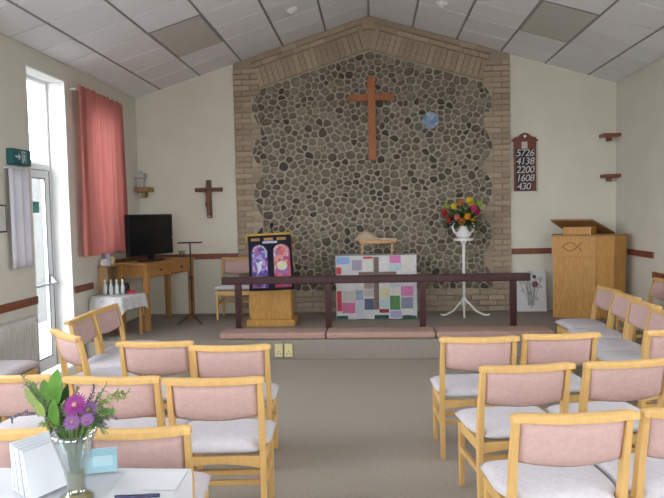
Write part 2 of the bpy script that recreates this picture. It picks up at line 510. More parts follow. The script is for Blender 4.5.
for i, (x, z, r) in enumerate(seeds):
    lx = inner(z)-.004
    p = [(x-.2, z-.2), (x+.2, z-.2), (x+.2, z+.2), (x-.2, z+.2)]
    p = clip(p, (1, 0), lx); p = clip(p, (-1, 0), lx); p = clip(p, (0, -1), -(SB+.006))
    p = clip(p, (.305, 1), AP-.01); p = clip(p, (-.305, 1), AP-.01)
    g = (int(x//.3), int(z//.3))
    for dx in (-1, 0, 1):
        for dz in (-1, 0, 1):
            for j in grid.get((g[0]+dx, g[1]+dz), ()):
                if j == i: continue
                a, b, c = seeds[j]
                nx, nz = a-x, b-z; dd = nx*nx+nz*nz
                w = .5+(r*r-c*c)/(8*dd)       # power-diagram weight
                p = clip(p, (nx, nz), nx*x+nz*z+w*dd) if p else p
    if len(p) < 3: continue
    q = []
    for (px, pz) in p:
        l2 = inner(pz)-.006
        q.append((max(-l2, min(l2, px)), pz))
    cells.append(q)
def area(p): return abs(sum(p[i][0]*p[(i+1) % len(p)][1]-p[(i+1) % len(p)][0]*p[i][1] for i in range(len(p))))/2
cells = [c for c in cells if area(c) > .0022]
cells.sort(key=area, reverse=True)
def stone_geo(mb, poly, origin=(0, 0)):
    A = area(poly); n = len(poly)
    cx = sum(p[0] for p in poly)/n; cz_ = sum(p[1] for p in poly)/n
    R = math.sqrt(A/PI)
    sh = 1-.0065/R-rs.uniform(0, .10)
    p = [((x-cx)*sh, (z-cz_)*sh) for x, z in poly]
    for _ in range(2):
        q = []
        for i in range(len(p)):
            a, b = p[i], p[(i+1) % len(p)]
            q += [(a[0]*.75+b[0]*.25, a[1]*.75+b[1]*.25), (a[0]*.25+b[0]*.75, a[1]*.25+b[1]*.75)]
        p = q
    # resample to 12 by angle
    st = max(1, len(p)//12); p = p[::st]
    m = len(p); h = rs.uniform(.022, .045)
    vs = []; ox, oz = cx-origin[0], cz_-origin[1]
    tx, tz = rs.uniform(-.08, .08), rs.uniform(-.08, .08)
    for s_, y in ((1.0, .004), (.96, -.35*h), (.80, -.75*h), (.45, -.97*h)):
        for (x, z) in p: vs.append((x*s_+ox, y+x*tx+z*tz, z*s_+oz))
    vs.append((ox, -h, oz))
    fs = []
    for k_ in range(3):
        for i in range(m): fs.append((k_*m+i, k_*m+(i+1) % m, (k_+1)*m+(i+1) % m, (k_+1)*m+i))
    for i in range(m): fs.append((3*m+i, 3*m+(i+1) % m, 4*m))
    mb.add(vs, fs)
    return cx, cz_
def stone_mat(name, island):
    m = bpy.data.materials.new(name); m.use_nodes = True
    N = m.node_tree.nodes; L = m.node_tree.links; bs = N['Principled BSDF']
    bs.inputs['Roughness'].default_value = .85; bs.inputs['Specular IOR Level'].default_value = .2
    if island: src = N.new('ShaderNodeNewGeometry').outputs['Random Per Island']
    else: src = N.new('ShaderNodeObjectInfo').outputs['Random']
    rp = N.new('ShaderNodeValToRGB'); rp.color_ramp.interpolation = 'CONSTANT'
    cols = [(.155, .126, .094), (.20, .168, .125), (.25, .215, .162), (.175, .152, .115), (.22, .192, .148), (.12, .10, .078), (.27, .232, .175), (.178, .142, .104), (.22, .195, .148), (.085, .072, .060), (.195, .172, .135), (.27, .245, .20)]
    el = rp.color_ramp.elements
    while len(el) < len(cols): el.new(.5)
    for i, c in enumerate(cols):
        el[i].position = i/len(cols) if i < 11 else .975; el[i].color = c+(1,)
    L.new(src, rp.inputs['Fac'])
    tc = N.new('ShaderNodeTexCoord'); nz = N.new('ShaderNodeTexNoise'); nz.inputs['Scale'].default_value = 30; nz.inputs['Detail'].default_value = 5
    L.new(tc.outputs['Object'], nz.inputs['Vector'])
    hs = N.new('ShaderNodeHueSaturation'); mr = N.new('ShaderNodeMapRange'); mr.inputs['To Min'].default_value = .45; mr.inputs['To Max'].default_value = 1.55
    L.new(nz.outputs['Fac'], mr.inputs['Value']); L.new(mr.outputs['Result'], hs.inputs['Value']); L.new(rp.outputs['Color'], hs.inputs['Color'])
    L.new(hs.outputs['Color'], bs.inputs['Base Color'])
    bp = N.new('ShaderNodeBump'); bp.inputs['Strength'].default_value = .3; bp.inputs['Distance'].default_value = .01
    L.new(nz.outputs['Fac'], bp.inputs['Height']); L.new(bp.outputs['Normal'], bs.inputs['Normal'])
    return m
ST_O, ST_I = stone_mat('cobble_stone', False), stone_mat('cobble_stone_small', True)
rest = MB()
for i, c in enumerate(cells):
    if i < 298:
        mb = MB(); n = len(c)
        cx = sum(p[0] for p in c)/n; cz0 = sum(p[1] for p in c)/n
        stone_geo(mb, c, (cx, cz0))
        put('stone', mb.mesh('stone', ST_O, smooth=True), cob, (cx, YM-.006, cz0))
    else: stone_geo(rest, c)
tag(put('small_stones', rest.mesh('small_stones', ST_I, smooth=True), cob, (0, YM-.006, 0)), kind='stuff')
SF = YM-.055    # face of the cobbles

# ================================================================== CHAIRS
def make_chair():
    e = empty('chair', (0, 0, 0), 'x', 'chair')
    hw = .235
    for sg in (-1, 1):
        # rear leg and back post in one sweep
        x = sg*hw
        secs = []
        for y, z_, w, dd in ((-.185, 0, .032, .036), (-.172, .25, .033, .042), (-.172, .44, .034, .046), (-.195, .62, .033, .042), (-.232, .812, .030, .032)):
            secs.append([(x-w/2, y-dd/2, z_), (x+w/2, y-dd/2, z_), (x+w/2, y+dd/2, z_), (x-w/2, y+dd/2, z_)])
        MB().sweep(secs).build('rear_leg', PINE, e, bevel=.006)
        secs = []
        for y, z_, w in ((.19, 0, .030), (.185, .40, .038)):
            xx = sg*(.232)
            secs.append([(xx-w/2, y-w/2, z_), (xx+w/2, y-w/2, z_), (xx+w/2, y+w/2, z_), (xx-w/2, y+w/2, z_)])
        MB().sweep(secs).build('front_leg', PINE, e, bevel=.006)
        MB().box(sg*.232-.012, sg*.232+.012, -.152, .168, .345, .405).build('side_rail', PINE, e, bevel=.005)
        MB().box(sg*.232-.011, sg*.232+.011, -.155, .172, .215, .25).build('side_stretcher', PINE, e, bevel=.005)
    # arched rear seat rail
    n = 10; secs = []
    for i in range(n+1):
        x = -.218+.436*i/n; t = (x/.218)**2
        zb = .362-.022*t
        secs.append([(x, -.187, zb), (x, -.165, zb), (x, -.165, .405), (x, -.187, .405)])
    MB().sweep(secs).build('rear_rail', PINE, e, bevel=.003)
    MB().box(-.213, .213, .175, .197, .345, .402).build('front_rail', PINE, e, bevel=.004)
    MB().box(-.221, .221, -.09, -.068, .262, .290).build('cross_stretcher', PINE, e, bevel=.004)
    MB().box(-.221, .221, -.09, -.068, .205, .233).build('cross_stretcher', PINE, e, bevel=.004)
    # seat cushion: rounded, wider at the front
    nx, ny_ = 14, 12; vs = []; fs = []
    def half(y): return .214 if y < -.14 else .214+(.268-.214)*min(1, (y+.14)/.07)
    def H(u, v):   # u,v in -1..1
        a = (1-abs(u)**5)*(1-abs(v)**5)
        return max(a, 0)**.5
    for side in (1, -1):
        for j in range(ny_+1):
            v = -1+2*j/ny_; v = math.copysign(abs(v)**.7, v); y = .012+.218*v
            for i in range(nx+1):
                u = -1+2*i/nx; u = math.copysign(abs(u)**.7, u)
                x = u*half(y)
                h = H(u, v)
                zz = .442+.047*h+.008*(1-u*u)*(1-v*v) if side > 0 else .442-.034*h
                vs.append((x, y, zz))
    m = (nx+1)*(ny_+1)
    for s_ in range(2):
        for j in range(ny_):
            for i in range(nx):
                a = s_*m+j*(nx+1)+i
                f = (a, a+1, a+nx+2, a+nx+1)
                fs.append(f if s_ == 0 else f[::-1])
    mb = MB().add(vs, fs)
    me = mb.mesh('seat', SEAT, smooth=True, fix=False)
    bm = bmesh.new(); bm.from_mesh(me); bmesh.ops.remove_doubles(bm, verts=bm.verts, dist=.0004); bm.to_mesh(me); bm.free()
    put('seat', me, e)
    # upholstered back pad, curved in plan, drooping lower edge
    n = 14; secs = []
    for i in range(n+1):
        x = -.218+.436*i/n; t = (x/.218)**2
        bow = -.022*(1-t)
        zt, zb = .812, .625-.022*(1-t)
        ring = []
        ed = min(1, (1-abs(x)/.2185)*9+.35)
        th = .020*ed
        for (fz, fy) in ((0, 0), (.06, .75), (.25, 1), (.75, 1), (.96, .75), (1, 0), (.96, -.75), (.75, -1), (.25, -1), (.06, -.75)):
            zz = zb+(zt-zb)*fz
            yc = -.192-(zz-.62)*.20+bow
            ring.append((x, yc+fy*th, zz))
        secs.append(ring)
    MB().sweep(secs).build('back_pad', PINK, e, smooth=True)
    # yoke shaped top rail
    n = 16; secs = []
    for i in range(n+1):
        x = -.262+.524*i/n; t = abs(x/.262)
        yc = -.234-.024*(1-t*t)-(.022*max(0, (t-.78)/.22)**2)
        zc = .822+.006*t**3
        dd = .052 if t < .85 else .052-.014*(t-.85)/.15
        hh = .042 if t < .9 else .042-.010*(t-.9)/.1
        secs.append([(x, yc-dd/2, zc-hh*.38), (x, yc+dd/2, zc-hh/2), (x, yc+dd/2, zc+hh*.40), (x, yc-dd*.1, zc+hh/2), (x, yc-dd/2, zc+hh*.30)])
    MB().sweep(secs).build('top_rail', PINE, e, bevel=.004)
    return e
proto = make_chair()
used = [False]
def place_chair(x, y, deg, label, group, z=0, sx=1):
    """x, y: centre of the top rail; deg: heading turned from straight at the platform, anticlockwise"""
    o = proto if not used[0] else copy_tree(proto); used[0] = True
    a = math.radians(deg)
    o.rotation_euler = (0, 0, a)
    o.location = (x-.245*math.sin(a), y+.245*math.cos(a), z)
    o.scale = (sx, 1, 1)
    o['label'] = label; o['group'] = group
    return o
def row_chair(l, r, label, group, **k):
    a = math.degrees(math.atan2(r[1]-l[1], r[0]-l[0]))
    return place_chair((l[0]+r[0])/2, (l[1]+r[1])/2, a, label, group, **k)
GW, GP = 'rows of chairs on the window side of the aisle', 'rows of chairs on the pulpit side of the aisle'
row_chair((-1.71, 4.09), (-1.215, 4.095), 'pink backed chair, front row on window side, second from the aisle', GW)
row_chair((-1.17, 3.94), (-.68, 3.967), 'pink backed chair, front row on window side, beside the aisle', GW)
row_chair((-2.235, 3.23), (-1.73, 3.22), 'pink backed chair, middle row on window side, third from the aisle', GW)
row_chair((-1.63, 3.186), (-1.12, 3.178), 'pink backed chair, middle row on window side, second from the aisle', GW)
row_chair((-1.085, 3.137), (-.57, 3.165), 'pink backed chair, middle row on window side, beside the aisle', GW)
row_chair((-1.79, 2.36), (-1.275, 2.385), 'pink backed chair behind the white leaflets by the flower table', GW)
row_chair((-1.155, 2.365), (-.73, 2.417), 'narrow pink backed chair right behind the glass vase of flowers', GW, sx=.82)
row_chair((.435, 4.148), (.94, 4.167), 'pink backed chair, front row on pulpit side, beside the aisle', GP)
row_chair((.99, 4.22), (1.488, 4.27), 'pink backed chair, front row on pulpit side, second from the aisle', GP)
row_chair((.555, 3.356), (1.068, 3.433), 'pink backed chair, middle row on pulpit side, beside the aisle', GP)
row_chair((1.12, 3.432), (1.643, 3.53), 'pink backed chair, middle row on pulpit side, second from the aisle', GP)
row_chair((.548, 2.552), (1.061, 2.602), 'pink backed chair, rear row on pulpit side, beside the aisle', GP)
row_chair((1.094, 2.62), (1.60, 2.68), 'pink backed chair, rear row on pulpit side, second from the aisle', GP)
GS = 'chairs facing the aisle from the pulpit side'
place_chair(2.45, 6.72, 92, 'side chair facing the aisle, closest to the pulpit', GS)
place_chair(2.42, 6.18, 92, 'side chair facing the aisle, second from the pulpit', GS)
place_chair(2.37, 5.65, 91, 'side chair facing the aisle, third from the pulpit', GS)
place_chair(2.31, 5.12, 89, 'side chair facing the aisle, fourth from the pulpit', GS)
place_chair(2.07, 4.36, 12, 'obliquely turned chair at the end of the side row below the pulpit', GS)
place_chair(3.33, 7.41, 90, 'pink backed chair standing against the plaster wall under the dado rail', 'chairs along the walls')
GL = 'chairs facing the aisle from the window side'
place_chair(-2.52, 5.73, -92, 'side chair facing the aisle in front of the lace covered table', GL)
place_chair(-2.50, 5.18, -85, 'side chair facing the aisle, between lace table chair and oblique chair', GL)
place_chair(-2.25, 4.43, -44, 'obliquely turned chair with pale pink back near the glazed door', GL)
place_chair(-3.34, 4.92, -90, 'chair with grey seat standing in front of the white radiator', 'chairs along the walls')
place_chair(-1.93, 8.99, 180, 'pink chair on the platform behind the banner draped lectern', 'chairs along the walls', z=DZ)

# ================================================================== PLATFORM FURNITURE
# kneeler
e = empty('kneeler', (0, 7.32, DZ), 'long low pink padded kneeler along the platform edge', 'kneeler')
def cushion(x0, x1, y0, y1, z0, z1, r=.03): return MB().box(x0, x1, y0, y1, z0, z1), r
for a, b in ((-1.80, -.56), (-.55, .70), (.71, 2.03)):
    MB().box(a, b, -.165, .175, .0, .078).build('cushion', KNEEL, e, bevel=.028, smooth=True, seg=4)
# communion rail
e = empty('communion_rail', (0, 7.56, DZ), 'dark maroon wooden communion rail on square posts', 'rail')
MB().box(-1.84, 1.85, -.05, .05, .605, .695).build('handrail', MAROON, e, bevel=.014)
for x in (-1.645, -.545, .588, 1.655):
    MB().box(x-.037, x+.037, -.035, .035, 0, .605).build('post', MAROON, e, bevel=.006)
    MB().box(x-.06, x+.06, -.045, .045, 0, .008).build('foot_plate', MAROON, e, bevel=.002)

# lectern with banner
e = empty('lectern', (-1.33, 8.2, DZ), 'golden oak lectern standing behind the communion rail', 'lectern')
MB().box(-.315, .315, -.19, .19, 0, .085).build('plinth', OAK2, e, bevel=.01)
MB().box(-.268, .268, -.15, .15, .085, 1.06).build('body', OAK2, e, bevel=.006)
tm = Matrix.Translation((0, .0, 1.12)) @ Matrix.Rotation(math.radians(-16), 4, 'X')
MB().box(-.30, .30, -.20, .22, -.015, .018, tm).build('sloping_top', OAK2, e, bevel=.006)
MB().box(-.24, .24, -.13, .13, 1.06, 1.09).build('top_support', OAK2, e)
mic = empty('microphone', (-1.30, 8.12, DZ+1.16), 'small black gooseneck microphone tip above the lectern banner', 'microphone')
MB().tube([(0, .0, .0), (0, .0, .08), (0, -.02, .13)], .008).build('gooseneck', BLACKMET, mic)
MB().lathe([(.010, 0), (.024, .012), (.028, .035), (.020, .055), (.004, .062)], (0, -.022, .12), 12).build('head', BLACK, mic, smooth=True)
# banner: runs over the top and hangs down the front
NAVY = mat('banner_navy_cloth', (.012, .013, .028), .9, .2, 30)
GOLD = mat('gold_fringe', (.52, .34, .06), .7, .2, 60, bump=.3)
e = empty('lectern_banner', (-1.315, 8.005, DZ), 'navy banner with two stained glass lancet windows hung over the lectern', 'banner')
def bpt(u, v, off=0):
    """u across -.5.. .5, v down from 0 top to 1 bottom; slight flare and folds, tilted a little"""
    x = u*(.545+.035*v)+.028*v
    zt = 1.175+.018*(u+.5)
    z_ = zt-.70*v
    y = -.03-.05*v+.006*math.sin(u*16+v*3)*v-off-.012*math.cos(u*PI)
    return (x, y, z_)
def bquad(mb, u0, u1, v0, v1, off, n=4):
    pts = [(u0+(u1-u0)*i/n, v0) for i in range(n)]+[(u1, v0+(v1-v0)*i/n) for i in range(n)]+[(u1-(u1-u0)*i/n, v1) for i in range(n)]+[(u0, v1-(v1-v0)*i/n) for i in range(n)]
    return bpoly(mb, pts, off)
def bpoly(mb, pts, off, th=.003):
    f = [bpt(u, v, off) for u, v in pts]; b = [bpt(u, v, off-th) for u, v in pts]
    n = len(pts)
    mb.add(f+b, [tuple(range(n)), tuple(range(2*n-1, n-1, -1))]+[(i, i+n, (i+1) % n+n, (i+1) % n) for i in range(n)])
    return mb
mb = MB(); n1, n2 = 16, 20
vs = [bpt(-.5+i/n1, j/n2) for j in range(n2+1) for i in range(n1+1)]
vs += [(x, y+.006, z_) for x, y, z_ in vs]
m = (n1+1)*(n2+1); fs = []
for j in range(n2):
    for i in range(n1):
        a = j*(n1+1)+i; fs += [(a, a+1, a+n1+2, a+n1+1), (m+a, m+a+n1+1, m+a+n1+2, m+a+1)]
for i in range(n1): fs += [(i, m+i, m+i+1, i+1), (n2*(n1+1)+i, n2*(n1+1)+i+1, m+n2*(n1+1)+i+1, m+n2*(n1+1)+i)]
for j in range(n2):
    a = j*(n1+1); fs += [(a, a+n1+1, m+a+n1+1, m+a), (a+n1, m+a+n1, m+a+2*n1+1, a+2*n1+1)]
mb.add(vs, fs).build('cloth', NAVY, e, smooth=True)
fr = MB().tube([(-.30, .02, 1.165), (-.285, -.035, 1.185), (0, -.055, 1.198), (.255, -.035, 1.205), (.275, .0, 1.20)], .015, 8)
fr.tube([(-.288, -.03, 1.185), (-.30, -.03, 1.12), (-.305, -.03, 1.06)], [.014, .010, .003], 8)
fr.build('gold_edge', GOLD, e, smooth=True)
ORNG = mat('banner_ochre', (.38, .20, .07), .8, .2, 40)
for u in (-.33, -.02, .28): bquad(MB(), u-.105, u+.105, .045, .095, .004).build('ochre_block', ORNG, e)
def lancet(u0, u1, v0, v1):
    w = (u1-u0)/2; c = (u0+u1)/2; vb = v0+.13
    return [(u0, v1), (u0, vb)]+[(c-w*math.cos(t), vb-.13*math.sin(t)) for t in [PI*k/12 for k in range(1, 12)]]+[(u1, vb), (u1, v1)]
rb = random.Random(12)
def glassmat(name, cols):
    m = bpy.data.materials.new(name); m.use_nodes = True
    N = m.node_tree.nodes; L = m.node_tree.links; bs = N['Principled BSDF']; bs.inputs['Roughness'].default_value = .8
    tc = N.new('ShaderNodeTexCoord'); vo = N.new('ShaderNodeTexVoronoi'); vo.inputs['Scale'].default_value = 17
    L.new(tc.outputs['Object'], vo.inputs['Vector'])
    sp = N.new('ShaderNodeSeparateColor'); L.new(vo.outputs['Color'], sp.inputs[0])
    rp = N.new('ShaderNodeValToRGB'); rp.color_ramp.interpolation = 'CONSTANT'; el = rp.color_ramp.elements
    while len(el) < len(cols): el.new(.5)
    for i, c in enumerate(cols): el[i].position = i/len(cols); el[i].color = c+(1,)
    L.new(sp.outputs[0], rp.inputs['Fac']); L.new(rp.outputs['Color'], bs.inputs['Base Color'])
    return m
PUR = glassmat('lancet_purple_print', [(.10, .06, .28), (.20, .16, .48), (.30, .12, .34), (.14, .14, .42), (.40, .30, .60), (.07, .05, .20)])
RED = glassmat('lancet_red_print', [(.50, .07, .12), (.56, .16, .18), (.36, .06, .16), (.60, .26, .22), (.50, .12, .10), (.30, .12, .36)])
pl = bpoly(MB(), lancet(-.43, -.06, .165, .95), .014).build('lancet_window', PUR, e)
pr = bpoly(MB(), lancet(.08, .45, .165, .95), .014).build('lancet_window', RED, e)
WHB = mat('banner_white_patch', (.62, .64, .74), .8, .08, 20)
bpoly(MB(), [(-.33, .47), (-.28, .50), (-.23, .46), (-.17, .47), (-.21, .53), (-.20, .60), (-.25, .66), (-.30, .69), (-.29, .60), (-.31, .54)], .018).build('dove', WHB, pl)
bpoly(MB(), [(.26+.12*math.cos(t), .555+.085*math.sin(t)) for t in [2*PI*k/16 for k in range(16)]], .018).build('roundel', mat('banner_cream_patch', (.60, .58, .40), .8), pr)
LIGHTB = mat('banner_pale_piece', (.45, .50, .66), .8, .1, 20)
YEL = mat('banner_yellow_piece', (.55, .42, .12), .8, .1, 20)
for par, c0 in ((pl, -.235), (pr, .255)):
    for k_ in range(9):
        t = PI*(k_+.5)/9
        u, v = c0-.14*math.cos(t), .295-.105*math.sin(t)
        bpoly(MB(), [(u-.018, v-.018), (u+.018, v-.018), (u+.018, v+.018), (u-.018, v+.018)], .018).build('glass_piece', [LIGHTB, YEL][k_ % 2], par)
    for k_ in range(5):
        for sgn in (-1, 1):
            u, v = c0+sgn*.145, .36+.115*k_
            bpoly(MB(), [(u-.016, v-.035), (u+.016, v-.035), (u+.016, v+.035), (u-.016, v+.035)], .018).build('glass_piece', [LIGHTB, [PUR, RED][par is pr]][(k_) % 2], par)
bquad(MB(), -.16, .18, .105, .145, .004).build('scroll', LIGHTB, e)

# altar with quilt frontal
e = empty('altar_table', (.04, 8.70, DZ), 'wooden altar table under the patchwork quilt, before the cobble wall', 'table')
MB().box(-.53, .53, -.20, .22, .825, .86).build('table_top', OAK, e, bevel=.006)
MB().box(-.50, .50, -.17, .19, .74, .825).build('apron', OAK, e, bevel=.004)
for x in (-.47, .47):
    for y in (-.15, .17): MB().box(x-.03, x+.03, y-.03, y+.03, 0, .74).build('leg', OAK, e, bevel=.005)
q = empty('patchwork_quilt', (.04, 8.465, DZ), 'white patchwork quilt with a taupe cross hanging over the altar front', 'quilt')
QW = mat('quilt_white', (.60, .60, .60), .9, .05, 20, bump=.2)
mb = MB(); n1, n2 = 26, 14
def qpt(u, v, off=0):   # u 0..1 across, v 0..1 down
    return ((u-.5)*1.085, -.006*math.sin(u*34)*v-.012*v-off, .868-.855*v+.006*math.sin(u*23)*(v > .95))
vs = [qpt(i/n1, j/n2) for j in range(n2+1) for i in range(n1+1)]; vs += [(x, y+.012, z_) for x, y, z_ in vs]
m = (n1+1)*(n2+1); fs = []
for j in range(n2):
    for i in range(n1):
        a = j*(n1+1)+i; fs += [(a, a+1, a+n1+2, a+n1+1), (m+a, m+a+n1+1, m+a+n1+2, m+a+1)]
for i in range(n1): fs += [(i, m+i, m+i+1, i+1), (n2*(n1+1)+i, n2*(n1+1)+i+1, m+n2*(n1+1)+i+1, m+n2*(n1+1)+i)]
for j in range(n2):
    a = j*(n1+1); fs += [(a, a+n1+1, m+a+n1+1, m+a), (a+n1, m+a+n1, m+a+2*n1+1, a+2*n1+1)]
mb.add(vs, fs).box(-.54, .54, .012, .42, .862, .868).build('cloth', QW, q)
def qm(i, c): return mat('quilt_patch_%d' % i, c, .9, .12, 45, bump=.2)
def patch(x0, x1, y0, y1, m_, off=.006, nm='patch'):
    """in pixels of a 385 x 298 grid over the quilt (origin 80,150)"""
    u0, u1, v0, v1 = (x0-80)/385, (x1-80)/385, (y0-150)/298, (y1-150)/298
    k_ = max(2, int((u1-u0)*26)); k2 = max(2, int((v1-v0)*16))
    mb = MB()
    top = [(u0+(u1-u0)*i/k_, v0) for i in range(k_+1)]; bot = [(u0+(u1-u0)*i/k_, v1) for i in range(k_+1)]
    rows = [[qpt(u0+(u1-u0)*i/k_, v0+(v1-v0)*j/k2, off) for i in range(k_+1)] for j in range(k2+1)]
    nf = (k_+1)*(k2+1)
    vs = [p for r_ in rows for p in r_]; vs += [(x, y+off+.001, z_) for x, y, z_ in vs]
    fs = []
    for j in range(k2):
        for i in range(k_):
            a = j*(k_+1)+i; fs += [(a, a+1, a+k_+2, a+k_+1)]
    for i in range(k_): fs += [(i, nf+i, nf+i+1, i+1), (k2*(k_+1)+i, k2*(k_+1)+i+1, nf+k2*(k_+1)+i+1, nf+k2*(k_+1)+i)]
    for j in range(k2):
        a = j*(k_+1); fs += [(a, a+k_+1, nf+a+k_+1, nf+a), (a+k_, nf+a+k_, nf+a+2*k_+1, a+2*k_+1)]
    mb.add(vs, fs).build(nm, m_, q)
C = dict(blue=(.26, .40, .66), stip=(.34, .30, .38), pink=(.60, .20, .42), red=(.50, .06, .07), rose=(.55, .17, .28), grey=(.50, .47, .45), bg=(.30, .36, .46), pale=(.50, .53, .60), slate=(.10, .12, .20), pg=(.50, .42, .44), brown=(.36, .27, .24), cream=(.62, .58, .36), pb=(.46, .56, .62), dred=(.28, .05, .07), green=(.10, .24, .09), lilac=(.38, .36, .56), slate2=(.24, .26, .34), taupe=(.20, .155, .125), dgreen=(.03, .09, .07), w1=(.64, .62, .58), w2=(.58, .60, .62), w3=(.66, .62, .62))
Q = {k_: qm(i, v) for i, (k_, v) in enumerate(C.items())}
for a in ((85, 147, 155, 188, 'blue'), (158, 206, 170, 218, 'stip'), (338, 390, 152, 186, 'pink'), (82, 106, 203, 235, 'red'), (84, 106, 315, 410, 'red'), (108, 170, 370, 420, 'rose'), (112, 171, 315, 366, 'grey'), (175, 209, 312, 358, 'bg'), (176, 211, 364, 440, 'pale'), (215, 259, 352, 404, 'slate'), (215, 259, 310, 342, 'pg'), (215, 259, 268, 305, 'brown'), (289, 331, 305, 346, 'cream'), (289, 331, 354, 396, 'pb'), (286, 331, 402, 419, 'dred'), (337, 384, 340, 405, 'green'), (337, 391, 411, 441, 'lilac'), (390, 452, 295, 341, 'pink'), (391, 446, 348, 400, 'slate2'), (82, 135, 432, 447, 'dgreen'), (262, 330, 430, 447, 'dgreen'), (395, 462, 434, 447, 'dgreen'),
          (212, 256, 154, 164, 'red'), (212, 256, 170, 220, 'w1'), (289, 332, 155, 218, 'w3'), (338, 390, 192, 222, 'pb'), (396, 440, 156, 222, 'w1'), (112, 152, 198, 238, 'w2'), (396, 455, 232, 286, 'w2'), (112, 165, 250, 305, 'w3'), (170, 208, 255, 305, 'w1'), (289, 331, 250, 298, 'w1'), (337, 384, 250, 300, 'pale'), (337, 384, 305, 335, 'w1'), (448, 463, 300, 420, 'w2'), (158, 206, 225, 240, 'w2'), (445, 463, 160, 225, 'w3'), (396, 446, 405, 430, 'w3'), (215, 256, 410, 428, 'w2')):
    if a[4] == 'w2' and a[0] == 158: continue
    patch(a[0], a[1], a[2], a[3], Q[a[4]])
patch(261, 285, 157, 404, Q['taupe'], .012, 'cross_upright')
patch(189, 260, 226, 246, Q['taupe'], .012, 'cross_arm'); patch(286, 369, 226, 246, Q['taupe'], .012, 'cross_arm')

# book stand on the altar with a pale domed cover
e = empty('altar_book_stand', (.04, 8.70, DZ+.869), 'small wooden stand on thin legs holding a pale domed cover, on altar', 'stand')
LW = wood('pale_stand_wood', (.50, .29, .14), dark=.85)
MB().box(-.22, .285, -.11, .11, .152, .20).build('board', LW, e, bevel=.015)
for x in (-.185, .225):
    for y in (-.07, .07): MB().box(x-.013, x+.013, y-.013, y+.013, 0, .153).build('leg', LW, e, bevel=.003)
mb = MB(); n = 14; secs = []
for i in range(n+1):
    x = -.30+.36*i/n; t = i/n
    h = .135*math.sin(PI*min(1, t*1.0))**.75*(1 if t < .55 else (1-.35*((t-.55)/.45)))+.004; w = .10*math.sin(PI*(.06+.88*t))**.6+.004
    secs.append([(x, w*math.cos(a), .198+h*max(0, math.sin(a))-(.02 if math.sin(a) < 0 else 0)*t) for a in [2*PI*k_/14 for k_ in range(14)]])
mb.sweep(secs).build('domed_cover', mat('pale_straw', (.46, .36, .25), .9, .12, 30, bump=.3), e, smooth=True)
MB().box(.06, .29, -.09, .09, .20, .222).build('open_book', mat('book_paper', (.55, .47, .38), .9, .05), e, bevel=.006)

# flower pedestal
e = empty('flower_pedestal', (1.25, 8.76, DZ), 'slender white metal pedestal on three curved feet', 'plant stand')
MB().tube([(0, 0, .14), (0, 0, 1.03)], .020, 12).build('pole', WHITEP, e, smooth=True)
MB().lathe([(.025, .98), (.05, 1.03), (.135, 1.035), (.135, 1.065), (.12, 1.07)], n=24).build('top_plate', WHITEP, e)
MB().lathe([(.02, .12), (.036, .15), (.036, .22), (.02, .26)], n=12).build('collar', WHITEP, e, smooth=True)
for t in (200, 262, 335):
    a = math.radians(t); c, s_ = math.cos(a), math.sin(a)
    L = .34
    MB().tube([(c*.01, s_*.01, .21), (c*.07, s_*.07, .17), (c*.17, s_*.17, .07), (c*.27, s_*.27, .025), (c*.33, s_*.33, .022), (c*.355, s_*.355, .04)], [.016, .015, .014, .013, .013, .010], 8).build('foot', WHITEP, e, smooth=True)

LEAF = mat('dark_leaf_green', (.035, .085, .022), .6, .3, 20, trans=.2, rnd=.2)
LEAF2 = mat('fresh_leaf_green', (.13, .30, .05), .55, .25, 20, trans=.35, rnd=.15)
LEAF3 = mat('yellow_green_sprig', (.30, .38, .12), .6, .2, 20, trans=.3)
STEM = mat('stem_green', (.10, .19, .05), .6, .2, 20)
def leaf_geo(mb, p, d, L, w, bend=.25, n=6):
    p, d = Vector(p), Vector(d).normalized()
    sd = d.cross(Vector((0, 0, 1)));  sd = sd.normalized() if sd.length > .05 else Vector((1, 0, 0))
    up = sd.cross(d).normalized()
    vs = []; fs = []
    for i in range(n+1):
        t = i/n; ww = w*math.sin(PI*min(.97, .06+.92*t))**.8*.5
        c = p+d*(L*t)-up*(bend*L*t*t)
        vs += [c-sd*ww+up*ww*.3, c, c+sd*ww+up*ww*.3]
    for i in range(n):
        a = i*3; fs += [(a, a+1, a+4, a+3), (a+1, a+2, a+5, a+4)]
    mb.add(vs, fs)
rf = random.Random(5)
e = empty('tulip_arrangement', (1.25, 8.76, DZ+1.07), 'bowl of red, pink and yellow tulips on the white pedestal', 'flowers')
# white handled bowl
MB().lathe([(.05, 0), (.085, .015), (.11, .05), (.075, .10), (.045, .15), (.05, .17), (.045, .168), (.03, .12)], n=20).build('bowl', WHITEP, e, smooth=True)
for sgn in (-1, 1):
    MB().tube([(sgn*.06, 0, .05), (sgn*.13, 0, .09), (sgn*.15, 0, .16), (sgn*.12, -.01, .21), (sgn*.155, -.01, .24)], [.012, .013, .012, .010, .005], 8).build('handle', WHITEP, e, smooth=True)
tul = [(-.255, .33, 'cr'), (-.135, .42, 'y'), (-.03, .47, 'or'), (.10, .465, 'y'), (.115, .385, 'pk'), (.185, .335, 'pk'), (.26, .40, 'pale'), (.035, .285, 'oy'), (-.105, .265, 'sal'), (-.04, .21, 'or'), (-.22, .43, 'gr'), (.195, .45, 'gr'), (.05, .50, 'y'), (-.19, .24, 'cr'), (.12, .24, 'oy')]
TC = dict(cr=(.42, .02, .03), y=(.70, .52, .02), pk=(.52, .03, .12), oy=(.74, .36, .02), sal=(.62, .17, .12), pale=(.55, .55, .28), gr=(.28, .38, .06))
TC['or'] = (.60, .18, .03)
TM = {k_: mat('tulip_'+k_, c, .55, .15, 20, trans=.15) for k_, c in TC.items()}
st = MB()
